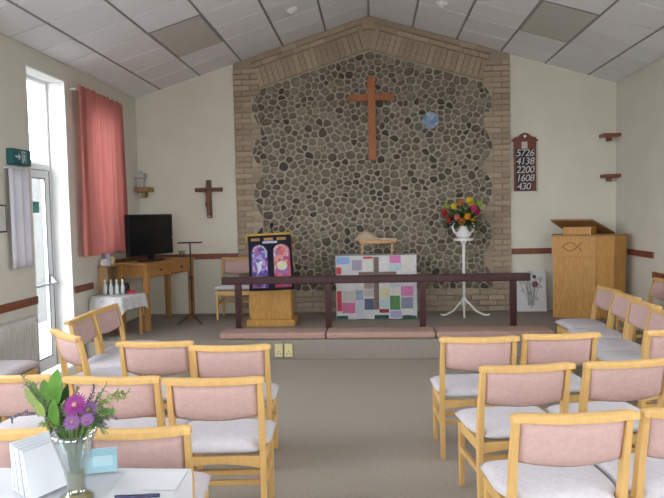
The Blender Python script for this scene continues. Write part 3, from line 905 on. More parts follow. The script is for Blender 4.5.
for (x, z_, c) in tul:
    y = rf.uniform(-.16, .02) if abs(x) < .2 else rf.uniform(-.08, .05)
    st.tube([(0, 0, .14), (x*.45, y*.5, .14+(z_-.14)*.55), (x, y, z_-.02)], .006, 6)
    M = Matrix.Rotation(rf.uniform(-.3, .3)+x*1.2, 4, 'Y') @ Matrix.Rotation(rf.uniform(-.2, .5), 4, 'X')
    k_ = rf.uniform(.78, 1.0)
    fl_ = MB()
    for pz in range(6):
        a0 = 2*PI*pz/6; off = .004 if pz % 2 else 0
        vs = []; 
        for i in range(6):
            t = i/5
            rr = (.013+.030*math.sin(PI*(.12+.66*t)))*k_+off
            hw2 = .62*math.sin(PI*(.18+.80*t))
            for s_ in (-1, 0, 1):
                a = a0+s_*hw2; vs.append(M @ Vector((rr*math.cos(a), rr*math.sin(a), -.025*k_+.098*k_*t))+Vector((x, y, z_)))
        fs = []
        for i in range(5):
            b = i*3; fs += [(b, b+1, b+4, b+3), (b+1, b+2, b+5, b+4)]
        fl_.add(vs, fs)
    fl_.build('tulip_head', TM[c], e, smooth=True)
st.build('stems', STEM, e, smooth=True)
for k_ in range(95):
    a = rf.uniform(0, 2*PI); el_ = rf.uniform(-.05, 1.35); r0 = rf.uniform(.02, .09)
    d_ = Vector((math.cos(a)*math.cos(el_), math.sin(a)*math.cos(el_)*.7, math.sin(el_)))
    mb = MB(); leaf_geo(mb, (math.cos(a)*r0, math.sin(a)*r0*.6, rf.uniform(.15, .26)), d_, rf.uniform(.14, .26), rf.uniform(.035, .07), rf.uniform(.1, .5))
    mb.build('leaf', LEAF, e)

# poster board leaning on the wall
e = empty('flower_picture', (2.235, 9.0, DZ), 'white board with a painted bunch of flowers leaning on the wall', 'picture')
tl = math.radians(-9)
M = Matrix.Rotation(tl, 4, 'X')
MB().box(-.205, .205, -.008, .012, .003, .585, M).build('board', mat('poster_white', (.66, .67, .68), .6, .02), e, bevel=.002)
PGR = mat('poster_grey_green', (.30, .33, .30), .8, .2, 30); PDK = mat('poster_dark_flower', (.10, .05, .06), .8, .3, 40); PRD = mat('poster_plum', (.22, .08, .10), .8, .3, 40); PLG = mat('poster_pale_leaf', (.46, .48, .46), .8, .1, 30)
def pdot(cx, cz_, r, m_, nm, n=12, jag=.3, sq=1):
    pts = [(cx+r*math.cos(2*PI*i/n)*(1-jag*(i % 2)), cz_+sq*r*math.sin(2*PI*i/n)*(1-jag*(i % 2))) for i in range(n)]
    MB().prism(pts, -.0105, -.0085, M).build(nm, m_, e)
for x0, z0, x1, z1_ in ((-.02, .10, -.10, .50), (.0, .08, -.03, .52), (.01, .10, .07, .48), (.02, .12, .13, .44), (-.03, .12, -.15, .40), (-.01, .05, .02, .45), (.03, .08, .01, .4), (-.045, .09, -.05, .46)):
    MB().prism([(x0-.012, z0), (x0+.012, z0), (x1+.008, z1_), (x1-.008, z1_)], -.010, -.0085, M).build('painted_stem', PGR if random.random() < .6 else PLG, e)
for a in ((-.09, .50, .038, PDK), (.045, .495, .032, PDK), (.055, .385, .055, PRD), (-.13, .42, .05, PLG), (.13, .46, .045, PLG), (-.02, .54, .045, PLG), (.13, .35, .03, PLG), (-.12, .30, .035, PLG), (.07, .18, .035, PLG), (-.03, .26, .04, PGR)):
    pdot(a[0], a[1], a[2], a[3], 'painted_flower')

# pulpit
e = empty('pulpit', (2.37, 8.5, DZ), 'tall oak veneered pulpit with carved fish emblem', 'pulpit', rz=math.radians(-16))
poly = [(0, 0), (.54, 0), (.765, .05), (.93, .28), (.93, .45), (0, .45)]
poly2 = [(.012, .012), (.54, .012), (.758, .06), (.918, .286), (.918, .44), (.012, .44)]
MB().prismz(poly2, 0, .815).build('lower_body', OAK, e, bevel=.004)
MB().prismz(poly, .815, 1.085).build('upper_band', OAK, e, bevel=.004)
MB().prismz([(-.004, -.004), (.543, -.004), (.77, .047), (.935, .278), (.935, .454), (-.004, .454)], 1.076, 1.098).build('top_edge', wood('oak_dark_edge', (.38, .19, .06)), e, bevel=.003)
for xx in (.54,):
    MB().box(xx-.003, xx+.003, -.001, .006, .0, 1.08).build('seam', wood('oak_seam', (.34, .17, .05)), e)
FISH = wood('carved_fish_line', (.30, .15, .045))
def fishline(sgn):
    pts = []
    for i in range(15):
        t = i/14
        pts.append((.13+.235*t, -.003, .945+sgn*(.055*math.sin(PI*min(1, t/.80)) if t < .80 else -.055*(t-.80)/.2)))
    return pts
fz = MB()
fz.tube(fishline(1), .006, 6); fz.tube(fishline(-1), .006, 6)
fz.build('fish_emblem', FISH, e, smooth=True)
MB().prismz([(.14, .08), (.485, .08), (.56, .26), (.56, .40), (.14, .40)], 1.098, 1.20).build('rest_block', OAK, e, bevel=.004)
# slanting book board, high edge to the congregation, turned a little
p0, p1, p2, p3 = Vector((-.02, .03, 1.285)), Vector((.50, .03, 1.28)), Vector((.80, .42, 1.095)), Vector((.20, .50, 1.11))
nrm = (p1-p0).cross(p3-p0).normalized()*.022
mb = MB().add([p0, p1, p2, p3, p0+nrm, p1+nrm, p2+nrm, p3+nrm], [(3, 2, 1, 0), (4, 5, 6, 7), (0, 1, 5, 4), (1, 2, 6, 5), (2, 3, 7, 6), (3, 0, 4, 7)])
mb.build('book_board', wood('book_board_wood', (.30, .15, .055)), e, bevel=.004)

# ================================================================== ON THE WALLS
# large cross
e = empty('wall_cross', (0.02, SF-.03, 2.42), 'large plain red oak cross mounted on the cobble wall', 'cross')
MB().box(-.055, .055, -.03, .03, 0, 1.17).build('upright', CROSSW, e, bevel=.005)
for a, b in ((-.335, -.055), (.055, .315)): MB().box(a, b, -.03, .03, .835, .93).build('arm', CROSSW, e, bevel=.005)
MB().box(-.03, .03, .03, .075, .3, .36).build('wall_fixing', CROSSW, e); MB().box(-.03, .03, .03, .075, .85, .91).build('wall_fixing', CROSSW, e)
# crucifix
e = empty('crucifix', (-2.38, YB-.022, 1.645), 'small dark wooden crucifix on cream plaster above the television side', 'crucifix')
MB().box(-.037, .037, -.016, .02, 0, .555).build('upright', DARKW, e, bevel=.004)
for a, b in ((-.205, -.037), (.037, .20)): MB().box(a, b, -.016, .02, .385, .445).build('arm', DARKW, e, bevel=.004)
FIG = mat('bronze_figure', (.20, .085, .055), .5, .15, 20)
fg = MB()
fg.tube([(0, -.035, .405), (0, -.042, .36), (-.004, -.046, .30), (.004, -.045, .25), (-.012, -.05, .20), (0, -.042, .14), (.004, -.04, .07), (.002, -.05, .05)], [.030, .042, .034, .038, .034, .026, .018, .014], 10)
fg.tube([(-.03, -.036, .385), (-.10, -.034, .405), (-.185, -.03, .428)], [.018, .014, .011], 8)
fg.tube([(.03, -.036, .385), (.10, -.034, .405), (.185, -.03, .428)], [.018, .014, .011], 8)
fg.lathe([(.006, -.032), (.024, -.02), (.028, 0), (.024, .022), (.006, .034)], (-.008, -.05, .435), 10)
fg.build('figure', FIG, e, smooth=True)
MB().box(-.034, .034, -.022, -.014, .49, .525).build('title_plate', mat('title_plate', (.12, .07, .05), .6), e, bevel=.002)
MB().box(-.02, .022, -.03, -.014, .012, .04).build('foot_rest', mat('ivory_tip', (.50, .44, .40), .6), e, bevel=.003)
# hymn board
e = empty('hymn_board', (2.172, YB-.016, 1.935), 'tall red brown hymn board with white number cards', 'hymn board')
HB = wood('hymn_board_wood', (.17, .050, .032))
MB().box(-.152, .152, -.016, .016, 0, .70).build('back_board', HB, e, bevel=.004)
MB().box(-.178, .178, -.030, .016, .70, .73).build('cornice', HB, e, bevel=.006)
ped = [(-.165, .73), (.165, .73), (.15, .755), (.085, .775), (.055, .805), (0, .825), (-.055, .805), (-.085, .775), (-.15, .755)]
MB().prism(ped, -.020, .016).build('pediment', HB, e, bevel=.003)
MB().lathe([(.001, 0), (.02, .001), (.02, .006), (.001, .007)], (0, -.021, .772), 12, M=Matrix.Rotation(PI/2, 4, 'X')).build('rosette', WHITEP, e)
for sgn in (-1, 1): MB().box(sgn*.144-.012, sgn*.144+.012, -.026, -.014, 0, .70).build('stile', HB, e, bevel=.003)
INK = mat('black_card', (.03, .03, .035), .7, .1, 20); WNUM = mat('white_numeral', (.62, .62, .64), .7, .04, 20)
CARDW = mat('pale_pink_card', (.60, .52, .50), .7, .05)
MB().box(-.045, .035, -.021, -.016, .60, .695).build('heading_card', CARDW, e)
rows = ['5726', '4138', '2200', '1608', '430']
for r_, tx in enumerate(rows):
    z_ = .535-.118*r_
    for i, ch in enumerate(tx):
        cw = .248/4; x = -.124+cw*(i+.5)+(0 if len(tx) == 4 else .012)
        c_ = MB().box(x-cw/2+.002, x+cw/2-.002, -.020, -.016, z_-.053, z_+.053).build('number_card', INK, e)
        me = text_mesh(ch, .135, .0012, .18); me.materials.append(WNUM)
        t_ = put('numeral', me, c_, (x, -.0222, z_)); t_.rotation_euler = (PI/2, 0, 0)
    MB().box(-.132, .132, -.024, -.016, z_-.060, z_-.054).build('card_rail', HB, e)
# blue plate on cobbles
e = empty('blue_plate', (.845, SF, 2.962), 'round mottled pale blue plate hung on the cobble wall', 'plate')
BLP = glassmat('mottled_blue_glaze', [(.20, .30, .46), (.30, .40, .54), (.16, .24, .40), (.42, .48, .56), (.24, .34, .50), (.34, .40, .50)])
MX = Matrix.Rotation(PI/2, 4, 'X')
MB().lathe([(.02, -.03), (.07, -.012), (.112, .012), (.118, .016), (.112, .020), (.07, .004), (.01, .0)], n=28, M=MX).build('dish', BLP, e, smooth=True)
MB().lathe([(.045, -.05), (.05, -.02), (.048, -.014)], n=20, M=MX).build('foot_ring', BLP, e)

# corner shelves on the right
for z_, x0, lab in ((2.68, 3.20, 'small red brown wall shelf high in the pulpit corner'), (2.12, 3.22, 'small red brown wall shelf just above the pulpit')):
    e = empty('wall_shelf', (3.32, YB, z_), lab, 'shelf', 'small corner shelves')
    MB().box(x0-3.32, .12, -.19, 0, -.026, .02).build('board', RAILRED, e, bevel=.005)
    MB().box(-.02, .02, -.12, 0, -.075, -.026).build('bracket', RAILRED, e, bevel=.004)
# left corner bracket shelf with jug
e = empty('bracket_shelf', (-3.33, YB, 2.08), 'short wooden bracket shelf in the corner above the television', 'shelf')
SHW = wood('shelf_brown_wood', (.30, .18, .075))
MB().box(-.10, .125, -.20, 0, -.035, .035).build('board', SHW, e, bevel=.006)
MB().box(-.03, .03, -.13, 0, -.11, -.035).build('bracket', SHW, e, bevel=.006)
cg = empty('lantern', (-3.365, YB-.10, 2.116), 'pale frosted lantern with square top on the corner bracket shelf', 'lantern')
FRO = mat('frosted_pale', (.50, .49, .47), .4, .05, 20)
MB().box(-.05, .05, -.05, .05, 0, .13).build('body', FRO, cg, bevel=.012)
MB().box(-.072, .072, -.07, .07, .13, .205).build('head', FRO, cg, bevel=.014)
MB().lathe([(.02, .205), (.03, .22), (.012, .24)], n=12).build('finial', FRO, cg, smooth=True)
MB().box(-.056, .056, -.055, .055, .118, .132).build('band', mat('lantern_band', (.28, .27, .26), .5), cg)

# curtain
CUR = mat('salmon_curtain', (.52, .19, .165), .9, .08, 6, bump=.15, bscale=180, trans=.4, stretch=(1, 1, .3))
e = empty('curtain', (-W+.12, 7.735, 0), 'salmon red pleated curtain hanging before the side window', 'curtain')
mb = MB(); nU, nV = 120, 26
def cpt(u, v):
    y = -.66+1.32*u
    f = .040*math.sin(u*2*PI*10+.6*math.sin(v*3))+.024*math.sin(u*2*PI*3.7+1+v*1.2)
    yy = y+.010*math.cos(u*2*PI*11)
    return (f*(.45+.55*v)-.01, yy+.01*math.sin(v*4+u*9), 3.205+.01*math.sin(u*2*PI*11)*(v < .02)-(1.965+.012*math.sin(u*40))*v)
vs = [cpt(i/nU, j/nV) for j in range(nV+1) for i in range(nU+1)]
fs = [(j*(nU+1)+i, j*(nU+1)+i+1, (j+1)*(nU+1)+i+1, (j+1)*(nU+1)+i) for j in range(nV) for i in range(nU)]
mb.add(vs, fs).build('cloth', CUR, e, smooth=True)
MB().tube([(-.05, -.64, 3.165), (-.05, .64, 3.165)], .012, 8).build('curtain_rail', WHITEP, e)
for yy in (-.6, .62): MB().box(-.12, -.045, yy-.012, yy+.012, 3.155, 3.18).build('rail_bracket', WHITEP, e)

# exit sign and hanging white panel beside the door
TEAL = mat('exit_sign_green', (.025, .115, .125), .5, .05)
e = empty('exit_sign', (-W, 5.94, 2.20), 'dark green exit sign with white arrow above the hanging cloth', 'sign')
MB().box(.0, .075, -.16, .15, 0, .155).build('sign_box', TEAL, e, bevel=.008)
WS = mat('sign_white', (.66, .72, .72), .5)
Mx = Matrix.Translation((.0765, 0, 0))
MB().box(0, .002, -.02, .055, .02, .135, Mx).build('pictogram_door', WS, e)
MB().box(0, .003, -.012, .047, .02, .127, Mx).build('pictogram_opening', TEAL, e)
run = MB()
run.box(.002, .005, .005, .022, .06, .105, Mx); run.box(.002, .005, .008, .02, .108, .122, Mx); run.box(.002, .005, -.004, .008, .025, .064, Mx); run.box(.002, .005, .018, .038, .045, .062, Mx); run.box(.002, .005, .02, .04, .085, .095, Mx)
run.build('pictogram_figure', WS, e)
ar = MB().add([(.0768, -.13, .07), (.0768, -.075, .07), (.0768, -.075, .045), (.0768, -.04, .078), (.0768, -.075, .111), (.0768, -.075, .086), (.0768, -.13, .086)], [(0, 1, 2, 3, 4, 5, 6)])
ar.v += [(.079, y, z_) for x, y, z_ in ar.v]; ar.f += [tuple(range(13, 6, -1))]+[(i, i+7, (i+1) % 7+7, (i+1) % 7) for i in range(7)]
ar.build('arrow', WS, e)
e = empty('hanging_cloth', (-W+.05, 5.87, 1.215), 'plain white cloth panel hanging on wall beside the glazed door', 'cloth')
vs = []; n1 = 30
for j in range(9):
    for i in range(n1+1):
        u = i/n1
        vs.append((.02*math.sin(u*2*PI*2.2)+.012, -.155+.31*u, .95*j/8))
vs += [(x-.006, y, z_) for x, y, z_ in vs]
m = 9*(n1+1); fs = []
for j in range(8):
    for i in range(n1):
        a = j*(n1+1)+i; fs += [(a, a+1, a+n1+2, a+n1+1), (m+a, m+a+n1+1, m+a+n1+2, m+a+1)]
for i in range(n1): fs += [(i, m+i, m+i+1, i+1), (8*(n1+1)+i, 8*(n1+1)+i+1, m+8*(n1+1)+i+1, m+8*(n1+1)+i)]
for j in range(8):
    a = j*(n1+1); fs += [(a, a+n1+1, m+a+n1+1, m+a), (a+n1, m+a+n1, m+a+2*n1+1, a+2*n1+1)]
MB().add(vs, fs).build('panel', mat('white_hanging_cloth', (.64, .63, .70), .85, .03), e, smooth=True)
MB().tube([(.01, -.165, .955), (.01, .165, .955)], .010, 8).build('hanging_rod', WHITEP, e)
for yy in (-.13, .13): MB().box(-.05, .012, yy-.008, yy+.008, .945, .962).build('bracket', WHITEP, e)
e = empty('notice_frame', (-W, 5.705, 1.56), 'narrow dark framed notice on the wall beside the hanging cloth', 'frame')
MB().box(0, .022, -.20, .0, .0, .26).build('frame', BLACK, e, bevel=.003)
MB().box(.022, .024, -.185, -.015, .015, .245).build('notice', mat('notice_paper', (.6, .6, .58), .8), e)

# radiator
e = empty('radiator', (-W, 5.45, .0), 'white ribbed panel radiator below the dado rail', 'radiator')
MB().box(.055, .075, -.60, .60, .16, .70).build('panel', WHITEP, e, bevel=.006)
for k_ in range(26):
    y = -.565+1.13*k_/25
    MB().box(.072, .092, y-.013, y+.013, .19, .67).build('rib', WHITEP, e, bevel=.008)
MB().box(.0, .085, -.60, .60, .70, .715).build('top_grille', WHITEP, e, bevel=.004)
MB().tube([(.06, .60, .66), (.06, .635, .66)], .016, 10).build('vent_valve', STEEL, e)
MB().tube([(.06, .60, .19), (.06, .64, .19), (.06, .64, 0)], .011, 8).build('pipe', WHITEP, e)
for yy in (-.4, .4): MB().box(0, .056, yy-.02, yy+.02, .3, .6).build('bracket', WHITEP, e)

# sockets on the platform riser
for x, lab in ((-1.098, 'cream socket plate on the platform riser, next to the window side'), (-.985, 'cream socket plate on the platform riser, next to the aisle centre')):
    e = empty('floor_socket', (x, DY, .115), lab, 'socket', 'cream sockets on the platform riser')
    MB().box(-.046, .046, -.022, 0, -.075, .075).build('plate', CREAM, e, bevel=.006)
    MB().box(-.016, -.004, -.024, -.020, .02, .045).build('switch', CREAM, e, bevel=.001)
    for (a, b) in ((0, -.012), (-.018, -.04), (.018, -.04)):
        MB().box(a-.005, a+.005, -.0235, -.0215, b-.007, b+.007).build('pin_hole', INK, e)

# ================================================================== TELEVISION CORNER
ud, vd = Vector((.327, .945, 0)), Vector((-.945, .327, 0))   # along / away from the desk front
DR = math.atan2(ud.y, ud.x)
def desk_frame(o): return o
e = empty('side_desk', (-2.87, 7.785, DZ), 'brown pine desk with two drawers under the television', 'desk', rz=DR)
# local: +x along the front, +y to the wall
DH = .87
MB().box(-.05, 1.0, -.05, .45, DH-.035, DH).build('desk_top', DESKW, e, bevel=.008)
for x in (0, .95):
    for y in (0, .40): MB().box(x-.032, x+.032, y-.032, y+.032, 0, DH-.035).build('leg', DESKW, e, bevel=.006)
MB().box(.032, .918, .385, .405, DH-.19, DH-.035).build('back_rail', DESKW, e)
for x in (0, .95): MB().box(x-.012, x+.012, .032, .368, DH-.19, DH-.035).build('side_rail', DESKW, e)
MB().box(.032, .918, -.005, .012, DH-.19, DH-.175).build('front_rail', DESKW, e)
for a, b in ((.036, .472), (.478, .914)):
    dr = MB().box(a, b, -.018, .012, DH-.172, DH-.04).build('drawer', DESKW, e, bevel=.005)
    MB().lathe([(.008, 0), (.008, .012), (.020, .022), (.016, .034), (.004, .036)], ((a+b)/2, -.018, DH-.105), 12, M=Matrix.Rotation(PI/2, 4, 'X')).build('knob', DARKW, dr, smooth=True)
# tv
o = Vector((-2.87, 7.785, 0))+ud*.36+vd*.205
e = empty('television', (o.x, o.y, DZ+DH), 'flat black television standing on the pine desk', 'television', rz=DR)
MB().box(-.45, .45, -.028, .028, .075, .615).build('casing', BLACK, e, bevel=.01)
MB().box(-.425, .425, -.031, -.027, .105, .592).build('screen', SCREEN, e)
MB().box(-.05, .05, -.018, .018, .02, .09).build('stand_neck', BLACK, e, bevel=.004)
MB().prismz([(.24*math.cos(t), .13*math.sin(t)) for t in [2*PI*k_/28 for k_ in range(28)]], 0, .02).build('stand_base', BLACK, e, bevel=.004)
MB().box(.428, .438, -.0315, -.027, .29, .306).build('status_light', mat('silver_badge', (.8, .8, .82), .3), e)
# small glass on desk
o = Vector((-2.87, 7.785, 0))+ud*.90+vd*.10
VG = thin_glass('clear_glass', (.85, .9, .9), .25)
def tumbler(name, loc, r, h, lab, grp=None, cat='glass', m_=VG):
    e = empty(name, loc, lab, cat, grp)
    MB().lathe([(r*.8, 0), (r, h), (r-.005, h), (r*.8-.005, .012), (.001, .012)], n=20).build('glass_body', m_, e, smooth=True)
    return e
tumbler('drinking_glass', (o.x, o.y, DZ+DH), .045, .10, 'clear drinking glass standing on the pine desk')
# music stand
e = empty('music_stand', (-2.44, 8.29, DZ), 'thin black folded music stand with flat T shaped top', 'music stand')
MB().tube([(0, 0, .12), (0, 0, 1.09)], .010, 8).build('pole', BLACKMET, e)
MB().tube([(0, 0, .30), (0, 0, .62)], .015, 8).build('outer_tube', BLACKMET, e)
MB().box(-.165, .165, -.02, .02, 1.085, 1.105).build('desk_bar', BLACKMET, e, bevel=.003)
MB().lathe([(.018, .60), (.024, .61), (.024, .64), (.018, .65)], n=10).build('collar', BLACKMET, e)
for t in (205, 325, 80):
    a = math.radians(t)
    MB().tube([(0, 0, .14), (math.cos(a)*.10, math.sin(a)*.10, .07), (math.cos(a)*.20, math.sin(a)*.20, .011)], .008, 6).build('foot', BLACKMET, e)
# bookcase
e = empty('narrow_bookcase', (-3.365, 7.86, DZ), 'narrow pale wood bookcase against the wall beneath the curtain', 'bookcase')
PW = wood('pale_plywood', (.40, .26, .13), dark=.85)
h = .82
MB().box(-.07, .055, -.22, -.20, 0, h).build('side_panel', PW, e, bevel=.003); MB().box(-.07, .055, .20, .22, 0, h).build('side_panel', PW, e, bevel=.003)
MB().box(-.07, .06, -.225, .225, h, h+.02).build('top', PW, e, bevel=.003)
for z_ in (.02, .38, .62): MB().box(-.06, .055, -.20, .20, z_, z_+.018).build('shelf', PW, e)
MB().box(-.07, -.062, -.20, .20, 0, h).build('back_panel', PW, e)
tz = DZ+h+.02
LIL = mat('lilac_wax', (.52, .50, .66), .5, .03); WAX = mat('white_wax', (.66, .62, .62), .5, .03); YW = mat('yellow_wax', (.66, .56, .22), .5, .05)
e = empty('pillar_candle', (-3.36, 7.79, tz), 'tall lilac pillar candle on the narrow bookcase', 'candle')
MB().lathe([(.030, 0), (.032, .004), (.032, .27), (.028, .28), (.008, .272)], n=18).build('wax', LIL, e, smooth=False); MB().tube([(0, 0, .27), (.002, 0, .295)], .002, 6).build('wick', BLACK, e)
e = empty('round_candle', (-3.37, 7.69, tz), 'round white candle on the narrow bookcase', 'candle')
MB().lathe([(.015, 0), (.042, .015), (.052, .05), (.040, .088), (.008, .098)], n=18).build('wax', WAX, e, smooth=True); MB().tube([(0, 0, .096), (.002, 0, .112)], .002, 6).build('wick', BLACK, e)
e = empty('small_candle', (-3.36, 7.92, tz), 'small yellow candle at the end of the narrow bookcase', 'candle')
MB().lathe([(.015, 0), (.035, .012), (.04, .06), (.034, .10), (.008, .108)], n=18).build('wax', YW, e, smooth=True); MB().tube([(0, 0, .105), (.002, 0, .12)], .002, 6).build('wick', BLACK, e)
# lace table
e = empty('lace_covered_table', (-2.97, 7.215, DZ), 'low wooden side table under a lace cloth near the glazed door', 'table', rz=math.atan2(.954, .30))
TH = .505; LU, LV = .42, .43
MB().box(0, LU, 0, LV, TH-.025, TH).build('table_top', DESKW, e, bevel=.004)
for x in (.03, LU-.03):
    for y in (.03, LV-.03): MB().box(x-.018, x+.018, y-.018, y+.018, 0, TH-.025).build('leg', DESKW, e, bevel=.003)
c_ = empty('lace_tablecloth', (-2.97, 7.215, DZ+TH), 'white lace tablecloth draped over the low side table', 'tablecloth', rz=math.atan2(.954, .30))
LACE = mat('lace_white', (.74, .74, .76), .9, .25, 70, bump=.5, bscale=120, trans=.2)
mb = MB(); n = 36
def ring(t, off, drop, wav):
    # rounded rectangle perimeter param t 0..1
    per = [(0, 0), (LU, 0), (LU, LV), (0, LV)]
    k_ = t*4; i = int(k_) % 4; f = k_-int(k_)
    a, b = per[i], per[(i+1) % 4]
    x, y = a[0]+(b[0]-a[0])*f, a[1]+(b[1]-a[1])*f
    cx, cy = LU/2, LV/2
    s_ = 1+off/.2
    cr = abs(f-.5)*2
    return (cx+(x-cx)*s_, cy+(y-cy)*s_, .004-drop*(1+.35*cr**6)+0*wav)
N_ = 72; prof = [(.0, 0), (.012, .0), (.02, .02), (.028, .09), (.034, .155)]
vs = [(LU/2, LV/2, .004)]
for off, dp in prof:
    for i in range(N_):
        x, y, z_ = ring(i/N_, off+.010*math.sin(i*2*PI/N_*14)*(dp/.155), dp, 0); vs.append((x, y, z_))
fs = [(0, 1+i, 1+(i+1) % N_) for i in range(N_)]
for r_ in range(len(prof)-1):
    for i in range(N_): a = 1+r_*N_+i; b = 1+r_*N_+(i+1) % N_; fs.append((a, a+N_, b+N_, b))
mb.add(vs, fs).build('lace', LACE, c_, smooth=True)
lz = DZ+TH+.006
U = Vector((.30, .954, 0)); V = Vector((-.954, .30, 0)); B0 = Vector((-2.97, 7.215, 0))
VASEG = VG
for k_, (a, b) in enumerate(((.16, .37), (.19, .305), (.215, .24), (.245, .175))):
    p = B0+U*a+V*b
    e = empty('water_bottle', (p.x, p.y, lz), ['clear glass water bottle on the lace cloth nearest the wall', 'clear glass water bottle on the lace cloth, second from the wall', 'clear glass water bottle on the lace cloth, third from the wall', 'clear glass water bottle on the lace cloth beside the red box'][k_], 'bottle', 'glass bottles on the lace cloth')
    MB().lathe([(.020, .0), (.026, .004), (.026, .09), (.018, .12), (.011, .14), (.011, .165), (.008, .165), (.015, .118), (.023, .088), (.023, .008), (.001, .008)], n=16).build('bottle_body', mat('bottle_pale_glass', (.55, .62, .62), .12, .05, spec=.6), e, smooth=True)
    MB().lathe([(.013, .158), (.013, .182), (.004, .184)], n=12).build('cap', mat('bottle_white_cap', (.72, .74, .74), .4), e)
p = B0+U*.33+V*.12
e = empty('red_box', (p.x, p.y, lz), 'small bright red box lying on the lace cloth', 'box', rz=.5)
MB().box(-.05, .05, -.03, .03, 0, .022).build('box_base', mat('bright_red_card', (.50, .03, .07), .5), e, bevel=.003)
MB().box(-.052, .052, -.032, .032, .022, .034).build('box_lid', mat('bright_red_card', (.50, .03, .07), .5), e, bevel=.003)
p = B0+U*.36+V*.22
e = empty('dark_jar', (p.x, p.y, lz), 'dark squat jar with lid behind the red box', 'jar')
MB().lathe([(.03, 0), (.045, .01), (.045, .09), (.032, .105)], n=16).build('jar_body', mat('dark_brown_glass', (.03, .02, .02), .2), e, smooth=True)
MB().lathe([(.034, .105), (.034, .125), (.006, .128)], n=16).build('lid', BLACK, e)

# ================================================================== FLOWER TABLE (foreground)
TZ = .785
e = empty('welcome_table', (0, 0, 0), 'white topped table carrying the glass vase and leaflets', 'table')
TW = mat('white_table_cloth', (.64, .65, .69), .6, .02, 8)
MB().box(-1.36, -.655, 1.25, 2.13, TZ-.03, TZ-.008).build('table_top', WHITEP, e, bevel=.004)
for x in (-1.31, -.705):
    for y in (1.30, 2.08): MB().box(x-.02, x+.02, y-.02, y+.02, 0, TZ-.03).build('leg', STEEL, e, bevel=.003)
c_ = empty('white_tablecloth', (0, 0, 0), 'white cloth covering the table under the vase', 'tablecloth')
mb = MB(); mb.box(-1.366, -.649, 1.244, 2.136, TZ-.008, TZ)
mb.build('cloth_top', TW, c_, bevel=.003)
for nm, b_ in (('cloth_drop', (-1.366, -.649, 2.131, 2.136, TZ-.13, TZ-.008)), ('cloth_drop', (-.654, -.649, 1.244, 2.131, TZ-.13, TZ-.008)), ('cloth_drop', (-1.366, -1.361, 1.244, 2.131, TZ-.13, TZ-.008))):
    MB().box(*b_).build(nm, TW, c_)
PAPER = mat('white_paper', (.70, .71, .74), .7, .02, 10)
for k_, (x, y, a, z_) in enumerate(((-.76, 2.03, .03, 0), (-.76, 1.875, -.10, .0022))):
    e = tag(MB().box(-.105, .105, -.074, .074, 0, .002).build('paper_sheet', PAPER, None, loc=(x, y, TZ+.0005+z_)), ['white paper sheet lying at the table edge', 'white paper sheet lying under the dark pen'][k_], 'paper', 'papers on the flower table')
    e.rotation_euler = (0, 0, a)
e = empty('pen', (-.755, 1.893, TZ+.0105), 'dark navy pen lying on white paper', 'pen', rz=.1)
NV = mat('pen_navy', (.02, .02, .07), .35)
MB().tube([(-.068, 0, 0), (.035, 0, 0)], .0055, 10).build('barrel', NV, e); MB().tube([(.035, 0, 0), (.072, 0, 0)], .0062, 10).build('cap', NV, e); MB().tube([(-.082, 0, 0), (-.068, 0, 0)], [.001, .0045], 8).build('nib', STEEL, e)
MB().box(.03, .068, -.001, .001, .005, .008).build('clip', STEEL, e)
# leaflets standing as a bundle
LP = [PAPER, mat('white_paper_b', (.62, .64, .70), .7, .02, 10)]
for k_ in range(9):
    Mq = Matrix.Rotation(-.10+.008*k_, 4, 'Y')
    mb = MB()
    # folded leaflet: two panels
    y = .012*k_
    mb.box(-.070, .070, -.0035, -.0015, 0, .158, Mq); mb.box(-.070, .070, .0015, .0035, 0, .157, Mq); mb.box(-.072, -.069, -.0035, .0035, 0, .158, Mq)
    o_ = mb.build('folded_leaflet', LP[k_ % 2], None, loc=(-1.045-.011*k_+random.uniform(-.002, .002), 1.925+.008*k_, TZ+.012))
    o_.rotation_euler = (0, 0, .92)
    tag(o_, 'folded white leaflet in front of the upright bundle, next to the vase' if k_ == 0 else 'folded white leaflet at the back of the upright bundle, farthest from the vase' if k_ == 8 else 'folded white leaflet in the middle of the upright bundle beside the vase', 'leaflet', 'upright leaflets beside the vase')
# pale blue card box
e = empty('blue_card_box', (-1.0, 2.075, TZ), 'pale blue folded card standing behind the glass vase', 'card', rz=.28)
BLC = mat('pale_blue_card', (.36, .58, .66), .6, .03)
Mq = Matrix.Rotation(-.35, 4, 'X')
MB().box(-.10, .10, -.012, -.008, .004, .085, Mq).build('front_panel', BLC, e, bevel=.001)
MB().box(-.10, .10, .022, .026, .004, .085, Matrix.Rotation(.25, 4, 'X')).build('back_panel', BLC, e, bevel=.001)
MB().box(.02, .085, -.0135, -.012, .025, .065, Mq).build('label', mat('paler_blue_label', (.48, .68, .74), .6), e)
# glass vase
VX, VY = -.945, 1.885
e = empty('flower_vase', (VX, VY, TZ), 'flared clear glass vase holding a purple and green posy', 'vase')
CG = thin_glass('vase_glass', (.86, .89, .89), .42)
n = 28; prof = [(.050, 0), (.054, .006), (.050, .016), (.032, .026), (.027, .05), (.034, .10), (.048, .15), (.062, .195), (.071, .222)]
vs = []; fs = []
pr2 = prof+[(r_-.005, z_) for r_, z_ in prof[::-1] if z_ > .02]
for r_, z_ in pr2:
    for j in range(n):
        rr = r_*(1+.03*(j % 2)*(.03 < z_ < .2))
        vs.append((rr*math.cos(2*PI*j/n), rr*math.sin(2*PI*j/n), z_))
for i in range(len(pr2)-1):
    for j in range(n): k_ = (j+1) % n; fs.append((i*n+j, i*n+k_, (i+1)*n+k_, (i+1)*n+j))
fs.append(tuple(range(n))[::-1]); fs.append(tuple((len(pr2)-1)*n+j for j in range(n)))
MB().add(vs, fs).build('vase_body', CG, e, smooth=True)
